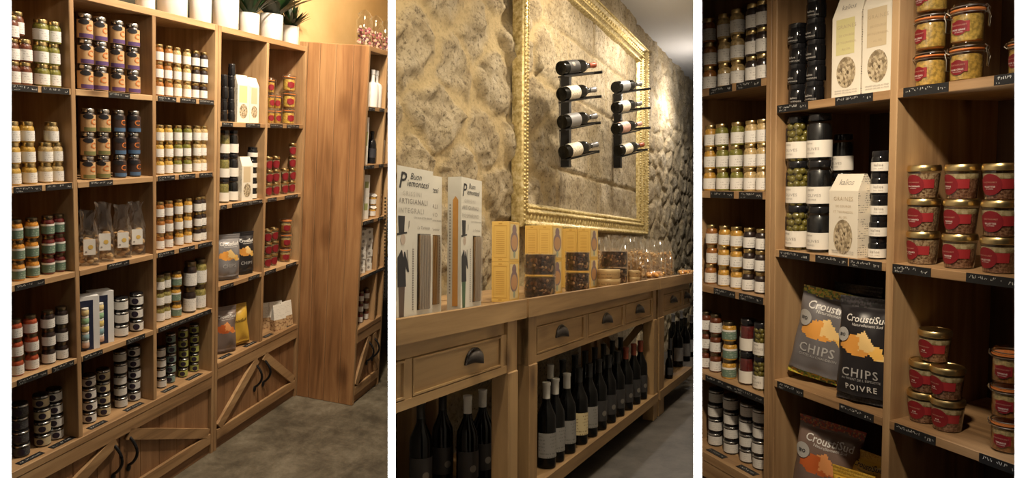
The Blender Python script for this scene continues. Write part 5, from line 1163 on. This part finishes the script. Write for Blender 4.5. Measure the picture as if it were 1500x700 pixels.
# ------------------------------------------------------------------ middle photo: goods on the tables
def stick_box(flav, trouser, skew=0.0, W=.145, D=.042, H=.385, side=True):
    """tall carton with a top-hatted gentleman and a clear window of breadsticks"""
    def make():
        wc = mat('grissini_card', (.70, .67, .60), .5); b = MB(); x = W / 2
        F = [(-x, 0), (x, 0), (x - .0 + skew * .2, D), (-x + skew, D)]
        b.prism(F, 0, H, wc); out = [('carton', b.mesh('carton', False), [])]
        b = MB(); y = -.0006; X = lambda u: (u - .5) * W
        def T(t, sz, u, v, m_=ink, sp=1.0, sh=0, al='LEFT', bold=0): v_, f_ = text2d(t, W * sz, align=al, spacing=sp, shear=sh, bold=bold); b.flat(v_, f_, m_, X(u), y, H * v)
        T('P', .36, .03, .862, ink, 1, .25, bold=.01); T('Buon', .15, .34, .925, ink, 1, .3, bold=.0); T('iemontesi', .155, .25, .878, ink, 1.0, .3, bold=.004)
        T('GRISSINI', .105, .14, .815, mat('pale_grey_print', (.5, .47, .42), .6), 1.35); T('ARTIGIANALI', .115, .04, .765, grey_ink, 1.2, bold=.01); T(flav, .115, .04, .705, mat('mid_print', (.42, .39, .35), .6), 1.3)
        T('CON OLIO EXTRA VERGINE', .042, .45, .672, grey_ink); T('La Torinese', .075, .55, .605, grey_ink, 1, .3)
        # gentleman: hat, face, coat, trousers
        P = lambda pts, m_, dy=0: b.add([(X(u), y - dy, H * v) for u, v in pts], [tuple(range(len(pts)))], m_)
        P([(.05, .575), (.19, .575), (.21, .685), (.03, .685)][::1], ink); P([(-.0 + .005, .560), (.27, .575), (.27, .585), (.005, .575)], ink)
        skin = mat('printed_skin', (.50, .40, .33), .6); v, f = disc2d(W * .085, 16, W * .065); b.flat(v, f, skin, X(.16), y - .0001, H * .535)
        P([(.12, .47), (.22, .455), (.28, .40), (.33, .33), (.30, .325), (.23, .36), (.25, .235), (.03, .235), (.02, .42)], ink, .0001); P([(.14, .47), (.19, .465), (.17, .42)], mat('white_print', (.8, .72, .66), .6), .0003)
        P([(.26, .47), (.29, .47), (.33, .33), (.31, .33)], grey_ink); P([(.30, .60), (.33, .62), (.34, .66), (.31, .65)], grey_ink)
        P([(.05, .235), (.22, .235), (.20, .045), (.08, .045)], mat('print_' + trouser, {'brown': (.12, .08, .06), 'green': (.07, .13, .07)}[trouser], .6)); P([(.07, .03), (.23, .025), (.23, .035), (.10, .045)], ink)
        for i in range(26): b.add([(X(.42), y, H * (.08 + .0155 * i)), (X(.46), y, H * (.08 + .0155 * i)), (X(.46), y, H * (.09 + .0155 * i)), (X(.42), y, H * (.09 + .0155 * i))], [(0, 1, 2, 3)], grey_ink)
        out.append(('print', b.mesh('print', False), []))
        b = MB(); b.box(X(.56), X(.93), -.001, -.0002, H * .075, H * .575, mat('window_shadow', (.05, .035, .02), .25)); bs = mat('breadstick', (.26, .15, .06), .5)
        for i in range(5): b.tube([(X(.61 + .07 * i) + .002 * math.sin(j + i), -.0025, H * (.08 + .485 * j / 6)) for j in range(7)], .0038, bs, 7)
        out.append(('breadstick', b.mesh('breadstick'), [], 'breadsticks behind the window'))
        b = MB(); b.add([(X(.56), -.0085, H * .075), (X(.93), -.0085, H * .075), (X(.93), -.0085, H * .575), (X(.56), -.0085, H * .575)], [(0, 1, 2, 3)], cello); out.append(('window', b.mesh('window', False), []))
        if side:
            b = MB(); pts = disc2d(.008, 12)[0]; m_ = mat('side_print_orange', (.62, .30, .07), .6)
            b.add([(-x - .0006, D * .22, H * .06), (-x - .0006, D * .62, H * .06), (-x - .0006, D * .62, H * .83), (-x - .0006, D * .42, H * .86), (-x - .0006, D * .22, H * .83)], [(4, 3, 2, 1, 0)], m_)
            for i in range(30): q = H * (.15 + .022 * i); b.add([(-x - .0006, D * .76, q), (-x - .0006, D * .86, q), (-x - .0006, D * .86, q + H * .012), (-x - .0006, D * .76, q + H * .012)], [(3, 2, 1, 0)], grey_ink)
            out.append(('side_print', b.mesh('side_print', False), []))
        return out
    return proto(('grissini', flav, skew), make)
zc = .0005 - .012
u1_ = R2.u_at(580.5, .028, .1); u1b = R2.u_at(580.5, .070, .1)
g = 'tall breadstick boxes'
place('breadstick_box', stick_box('INTEGRALI', 'brown', skew=(u1b - u1_), W=.158), 'wholegrain breadstick box with brown-trousered gentleman, cut by the partition', 'box', R2, u1_ + .079, .028, zc, group=g)
place('breadstick_box', stick_box('ROSMARINO', 'green'), 'rosemary breadstick box peeping out behind the two front ones', 'box', R2, R2.u_at(650, .075, .1) - .0745, .082, zc, 0, group=g)
place('breadstick_box', stick_box('ROSMARINO', 'green', W=.15), 'rosemary breadstick box with its orange side showing, beside the yellow boxes', 'box', R2, R2.u_at(690.5, .03, .1), .03, zc, M=Matrix.Rotation(.10, 4, 'Z'), group=g)
def yellow_box():
    W, D, H = .112, .062, .138; b = MB(); ym = mat('panettone_yellow', (.66, .42, .10), .5); y2 = mat('print_deep_yellow', (.48, .26, .04), .5); cm = mat('print_cream', (.66, .52, .26), .5)
    b.box(-W / 2, W / 2, 0, D, 0, H, ym, .001); out = [('carton', b.mesh('carton', False), [])]
    b = MB(); y = -.0005; b.flat([(-W * .38, H * .06), (W * .38, H * .06), (W * .38, H * .94), (-W * .38, H * .94)], [(0, 1, 2, 3)], cm, 0, y)
    v, f = disc2d(W * .34, 20, W * .36); b.flat(v, f, mat('print_mauve', (.22, .15, .16), .5), 0, y - .0002, H * .50); v, f = disc2d(W * .24, 18, W * .28); b.flat(v, f, mat('print_tan', (.45, .25, .12), .5), 0, y - .0004, H * .48); v, f = disc2d(W * .17, 14, W * .2); b.flat(v, f, mat('print_mauve', (.2, .15, .16), .5), 0, y - .0003, H * .80)
    v, f = disc2d(W * .11, 12); b.flat(v, f, mat('print_sage', (.30, .33, .25), .5), 0, y - .0006, H * .17)
    for q0, q1, r0, r1 in ((.12, .88, .10, .115), (.12, .88, .885, .90), (.12, .14, .1, .9), (.86, .88, .1, .9), (.4, .6, .93, .96), (.4, .6, .04, .07)): b.add([(-W / 2 - .0005, D * q0, H * r0), (-W / 2 - .0005, D * q1, H * r0), (-W / 2 - .0005, D * q1, H * r1), (-W / 2 - .0005, D * q0, H * r1)], [(3, 2, 1, 0)], y2)
    for i in range(12): q = .2 + .05 * i; b.add([(-W / 2 - .0005, D * .25, H * q), (-W / 2 - .0005, D * .75, H * q), (-W / 2 - .0005, D * .75, H * (q + .012)), (-W / 2 - .0005, D * .25, H * (q + .012))], [(3, 2, 1, 0)], y2)
    out.append(('print', b.mesh('print', False), [])); return out
yb_ = proto('yellow', yellow_box); g = 'yellow cake boxes'
def ybox(px, w, k, lab, rz=.0): place('cake_box', yb_, lab, 'box', R2, R2.u_at(px, w, .1), w, zc + k * .1385, M=Matrix.Rotation(rz, 4, 'Z'), group=g)
ybox(753, .10, 0, 'yellow cake box, lower of the pair beside the breadsticks', .12); ybox(753, .10, 1, 'yellow cake box, upper of the pair beside the breadsticks', .12)
ybox(816, .115, 0, 'yellow cake box at the foot of the front stack behind the first tubs', .0); ybox(816, .115, 1, 'yellow cake box topping the front stack behind the first tubs', .0)
ybox(797, .182, 0, 'yellow cake box low in the stack nearer the wall, behind first tubs'); ybox(797, .182, 1, 'yellow cake box high in the stack nearer the wall, behind first tubs')
ybox(870, .115, 0, 'yellow cake box low in the stack beyond the second tubs'); ybox(870, .115, 1, 'yellow cake box high in the stack beyond the second tubs')
ybox(851, .182, 0, 'yellow cake box low and close to the wall, behind second tubs'); ybox(851, .182, 1, 'yellow cake box high and close to the wall, behind second tubs')
ybox(833, .249, 0, 'yellow cake box hidden deepest low behind second tubs'); ybox(833, .249, 1, 'yellow cake box peeping deepest high behind second tubs')
def tubm(r, h):
    b = MB(); rs = random.Random(3); b.lathe([(r * .93, .004), (r * .93, h * .92), (.001, h * .94)], speck('dark_mix', (.01, .005, .004), (.03, .014, .009), (.10, .05, .025), 75, .5, .3, .8), 24, caps=False)
    cs = [mat('nut_a', (.16, .07, .03), .6), mat('nut_b', (.05, .02, .012), .5), mat('nut_c', (.34, .2, .09), .6)]
    for i in range(60): a = rs.uniform(0, 6.28); b.ball((r * .9 * math.cos(a), r * .9 * math.sin(a), rs.uniform(.012, h * .88)), (.006, .006, rs.uniform(.004, .008)), cs[i % 3], 6, 4)
    out = [('granola_filling', b.mesh('granola_filling'), [])]
    b = MB(); b.lathe([(r * .97, 0), (r, .003), (r, h * .90), (r * 1.02, h * .92), (r * 1.02, h * .985), (r * .98, h * .99), (.001, h * .97)], glass('clear_plastic', (.96, .96, .96), 1.0, .05), 28, caps=False); out.append(('clear_tub', b.mesh('clear_tub'), [])); return out
g = 'clear tubs of dark mix'
for si, (px, ww, wp, hp) in enumerate(((791, .085, 47, 33), (846, .085, 36, 30), (900, .13, 40, 25))):
    u = R2.u_at(px, ww, .08); d_, h_ = R2.size(u, ww, 0, wp, hp); pr = proto(('tub', si), lambda: tubm(d_ / 2, h_))
    for k in range(2): place('mix_tub', pr, f'clear tub of dark nut mix, {("lower", "upper")[k]} of the {("first", "second", "third and smallest")[si]} pair', 'tub', R2, u, ww, zc + k * (h_ + .0003), group=g)
def flat_tin(r, h):
    b = MB(); b.lathe([(r * .97, 0), (r, .002), (r, h * .68), (r * .97, h * .70)], printed('tin_band', (.42, .27, .12), (.12, .07, .03), 150, .8), 28); out = [('tin', b.mesh('tin'), [])]
    b = MB(); b.lathe([(r * 1.02, h * .68), (r * 1.02, h * .97), (r, h), (.001, h)], mat('tin_lid', (.50, .36, .18), .4, .3), 28, caps=False); out.append(('lid', b.mesh('lid', ang=50), [])); return out
for k in range(2): place('cake_tin', proto('tin', lambda: flat_tin(.052, .043)), f'flat round wooden-toned tin, {("lower", "upper")[k]} of two', 'tin', R2, R2.u_at(892, .06, .03), .06, zc + k * .0435, group='flat round tins')
for k in range(2): place('cake_tin', proto('tin2', lambda: flat_tin(.032, .034)), f'little round tin, {("lower", "upper")[k]} of the tiny pair beside the flat tins', 'tin', R2, R2.u_at(928, .07, .03), .07, zc + k * .0345, group='little round tins')
# glass tumbler-like jars between the tubs and tins
b = MB(); b.lathe([(.028, 0), (.031, .003), (.031, .05), (.026, .06), (.026, .075)], glass('clear_plastic'), 20); 
single('glass_jar', b.mesh('glass_jar'), 'small empty glass jar behind the flat tins', 'jar', R2, R2.u_at(881, .2, .05), .2, zc)
# tray of orange confectionery
b = MB(); b.box(-.13, .13, -.06, .06, 0, .012, oak_x, .002); single('wooden_tray', b.mesh('wooden_tray', False), 'thin wooden tray under the orange sweets', 'tray', R2, R2.u_at(958, .08, .0), .09, zc)
def orange_pack():
    rs = random.Random(2); b = MB(); om = [mat('candied_a', (.72, .30, .05), .35), mat('candied_b', (.80, .42, .10), .35)]
    for i in range(40): b.ball((rs.uniform(-.09, .09), rs.uniform(-.035, .035), rs.uniform(.010, .030)), (.014, .011, .009), om[i % 2], 7, 5)
    o = [('candied_fruit', b.mesh('candied_fruit'), [])]; b = MB(); b.ball((0, 0, .024), (.115, .05, .0235), cello, 18, 8); o.append(('cellophane_wrap', b.mesh('w'), [])); return o
place('candied_fruit_pack', proto('orange', orange_pack), 'flat pack of orange candied fruit on the wooden tray', 'packet', R2, R2.u_at(958, .08, .03), .08, zc + .0125, 0)
place('candied_fruit_pack', proto('orange2', orange_pack), 'yellow-orange fruit pack at the far end beyond the bags', 'packet', R2, R2.u_at(1006, .06, .03), .07, zc + .0005, 0)
# crowd of cellophane bags at the far end
rs = random.Random(12); n_ = 0
spots = [(u, w) for u in (1.42, 1.53, 1.64, 1.75) for w in (.20, .30, .41)] + [(u, w) for u in (1.86, 1.97, 2.08, 2.19, 2.30, 2.42, 2.55) for w in (.12, .22, .33)]
rowname = {.20: 'front', .30: 'middle', .41: 'back', .12: 'front', .22: 'middle', .33: 'back'}
seq = ['first', 'second', 'third', 'fourth', 'fifth', 'sixth', 'seventh', 'eighth', 'ninth', 'tenth', 'eleventh']
us = sorted({u for u, w in spots})
for u, w in spots:
    place('biscuit_bag', cello_bag(40 + n_ % 5, .09, .185 + .012 * (n_ % 3), lab=False), f'crackly cellophane biscuit bag, {rowname[w]} row, {seq[us.index(u)]} along the far tabletops', 'bag', R2, u + rs.uniform(-.01, .01), w, zc + .0005, rs.uniform(-.4, .4), group='cellophane bags at the far end'); n_ += 1

# ------------------------------------------------------------------ wine
dkg = mat('wine_glass_dark', (.0025, .0025, .0025), .05, 0, .0, spec=.28); 
def wine(cap, lab, h=.305, r=.037):
    def make():
        capm = {'white': mat('cap_white', (.62, .60, .56), .4), 'red': mat('wax_red', (.24, .05, .022), .4), 'black': mat('cap_black', (.02, .02, .02), .3), 'grey': mat('cap_grey', (.25, .25, .27), .3, .5), 'pink': mat('cap_pink', (.55, .30, .27), .35)}[cap]
        P = [(r * .85, .004), (r * .97, .002), (r, .008), (r, h * .56), (r * .93, h * .62), (r * .62, h * .70), (r * .40, h * .77), (.0135, h * .84), (.0135, h * .96), (.0150, h * .965), (.0150, h * .99), (.010, h * .995)]
        b = MB(); b.lathe(P, dkg, 24); out = [('glass_bottle', b.mesh('glass_bottle'), [])]
        b = MB(); b.lathe([(.0142, h * .81), (.0142, h * .958), (.0158, h * .963), (.0158, h), (.001, h * 1.002)], capm, 18, caps=False); out.append(('capsule', b.mesh('capsule', ang=50), []))
        lm = {'white': printed('wine_paper', (.72, .66, .55), (.15, .1, .08), 160, .7), 'grey': printed('wine_grey', (.26, .25, .24), (.1, .1, .1), 160, .6), 'cream': printed('wine_cream', (.66, .55, .32), (.2, .12, .05), 160, .7), 'dark': mat('wine_dark', (.035, .033, .035), .5), 'silver': mat('wine_silver', (.34, .34, .36), .35, .5), 'rose': printed('wine_rose', (.60, .36, .30), (.3, .1, .08), 160, .6)}[lab]
        b = MB(); b.sleeve(r + .0006, h * .13, h * .42, -1.5, 1.5, lm, 14)
        if lab == 'dark': v, f = disc2d(.012, 6); b.wrapped(v, f, r, .0016, mat('wine_emblem', (.25, .23, .2), .4, .4), z=h * .24)
        out.append(('paper_label', b.mesh('paper_label'), [])); return out
    return proto(('wine', cap, lab, h), make)
zs = -.632 + .0005
def bottle_row(pxs, kinds, ww, zz, lab, grp, phi=-.5):
    for i, px in enumerate(pxs): cap, lb = kinds[i]; place('wine_bottle', wine(cap, lb, .31), lab(i, cap, lb), 'wine bottle', R2, R2.u_at(px, ww, zz + .1), ww, zz, phi, group=grp)
nth = seq + ['twelfth', 'thirteenth']
dsc = {'white': 'white-capped', 'black': 'black-capped', 'red': 'red-waxed', 'grey': 'grey-capped', 'pink': 'pink-capped'}
dl = {'white': 'white', 'grey': 'grey', 'cream': 'cream', 'dark': 'dark', 'silver': 'silver', 'rose': 'rose'}
bottle_row((800, 813, 830, 848, 863, 877, 891, 904, 916.5, 928, 938), [('white', 'grey'), ('white', 'grey'), ('white', 'grey'), ('black', 'cream'), ('black', 'grey'), ('black', 'dark'), ('black', 'dark'), ('black', 'dark'), ('red', 'dark'), ('red', 'dark'), ('red', 'dark')], .055, zs,
           lambda i, c_, l: f'{dsc[c_]} wine bottle with {dl[l]} label, {nth[i]} along the long lower shelf', 'wine bottles on the lower shelf')
bottle_row((806, 824, 842, 857, 871, 884, 897, 909), [('white', 'grey')] + [('black', 'dark')] * 7, .19, zs, lambda i, c_, l: f'{dsc[c_]} wine bottle in shadow, {nth[i]} of the second row, long lower shelf', 'second row of wine bottles')
bottle_row((684.5, 706.5), [('white', 'dark')] * 2, .20, zs, lambda i, c_, l: f'white-capped dark wine bottle under the cut table, {("first", "second")[i]} of two pale caps', 'bottles under the cut table')
bottle_row((616, 648), [('black', 'dark')] * 2, .30, zs, lambda i, c_, l: f'black-capped wine bottle lost in shadow under the cut table, {nth[i]} of two', 'dark bottles under the cut table')
bottle_row((992.5, 1003.5, 1013), [('black', 'silver'), ('black', 'silver'), ('grey', 'silver')], .10, zs, lambda i, c_, l: f'dark sparkling wine bottle under the far table, {nth[i]} of the tall three', 'bottles under the far table')
bottle_row((986, 998), [('grey', 'dark')] * 2, .24, zs, lambda i, c_, l: f'dark bottle set back under the far table, {nth[i]} of two', 'set-back bottles under the far table')
sp = proto('split', lambda: bottle([(.022, 0), (.024, .004), (.024, .09), (.018, .115), (.010, .13), (.010, .165), (.012, .168), (.012, .18)], dkg, (.0246, .025, .07, mat('wine_dark', (.035, .033, .035), .5))))
place('wine_bottle', sp, 'half-size bottle alone at the near end under the far table', 'wine bottle', R2, R2.u_at(980, .05, -.6), .05, zs, -.5)
# wall racks
AX = Vector((.93, -.30, .25)).normalized(); up_ = (Vector((0, 0, 1)) - AX * AX.z).normalized(); sd = up_.cross(AX)
def orient(u, w, z): M = Matrix((sd, -up_ * 0 + Vector((0, 0, 0)), AX)).to_4x4(); M = Matrix.Identity(4); ax, ay, az = sd, AX.cross(sd), AX
def basis(p):
    ay = AX.cross(sd); M = Matrix.Identity(4)
    for i in range(3): M[i][0], M[i][1], M[i][2], M[i][3] = sd[i], ay[i], AX[i], p[i]
    return M
def rack(pxc, rows, barpx, bot, caps, which):
    u_bar = R2.u_at(barpx, .505, .9); zt = None; plates = []
    for (px, py), (cap, lb), nm in zip(rows, caps, ('top', 'second', 'third', 'lowest')):
        w = .40; u = R2.u_at(px, w, .9)
        for _ in range(3): z_ = R2.z_at(py, u, w); u = R2.u_at(px, w, z_)
        M = basis((u, w, z_)) @ Matrix.Rotation(-1.9, 4, 'Z')
        place('wine_bottle', wine(cap, lb, .30), f'wine bottle lying on the {nm} cradle of the {which} wall rack', 'wine bottle', R2, 0, 0, 0, M=M, group=f'bottles on the {which} wall rack'); plates.append((u, w, z_))
    root = link('bottle_rack', None); setp(root, f'{which} black iron wall rack holding four bottles inside the gilt frame', 'rack', 'wall racks'); put(root, R2)
    zt, zb = plates[0][2] + .06, R2.z_at(bot, u_bar, .5)
    b = MB(); b.box(u_bar - .018, u_bar + .018, .478, .53, zb, zt, black_metal, .002); link('wall_bar', b.mesh('wall_bar', False), root)
    for (u, w, z_) in plates:
        p0 = Vector((u, w, z_)) - up_ * .0385 - AX * .005; L_ = .275; hw = .022
        ring = lambda q, w_: [tuple(q + sd * w_ - up_ * 0), tuple(q - sd * w_), tuple(q - sd * w_ - up_ * .007), tuple(q + sd * w_ - up_ * .007)]
        b = MB(); b.hull(ring(p0, hw), ring(p0 + AX * L_, hw * .6), black_metal)
        q = Vector((u_bar, .49, 0)); t = (q.x - p0.x) / AX.x; c_ = p0 + AX * t
        b.tube([tuple(c_ - up_ * .004), (u_bar, .49, c_.z - .004)], .008, black_metal, 6); link('cradle', b.mesh('cradle', False), root)
rack(0, [(821, 100), (822, 138), (823, 179), (825, 223)], 829, 245, [('red', 'dark'), ('grey', 'white'), ('grey', 'silver'), ('grey', 'white')], 'first')
rack(0, [(901, 128), (901, 158), (901, 189), (905, 221)], 905, 246, [('grey', 'silver'), ('grey', 'white'), ('pink', 'rose'), ('red', 'white')], 'second')
bpy.context.view_layer.update()
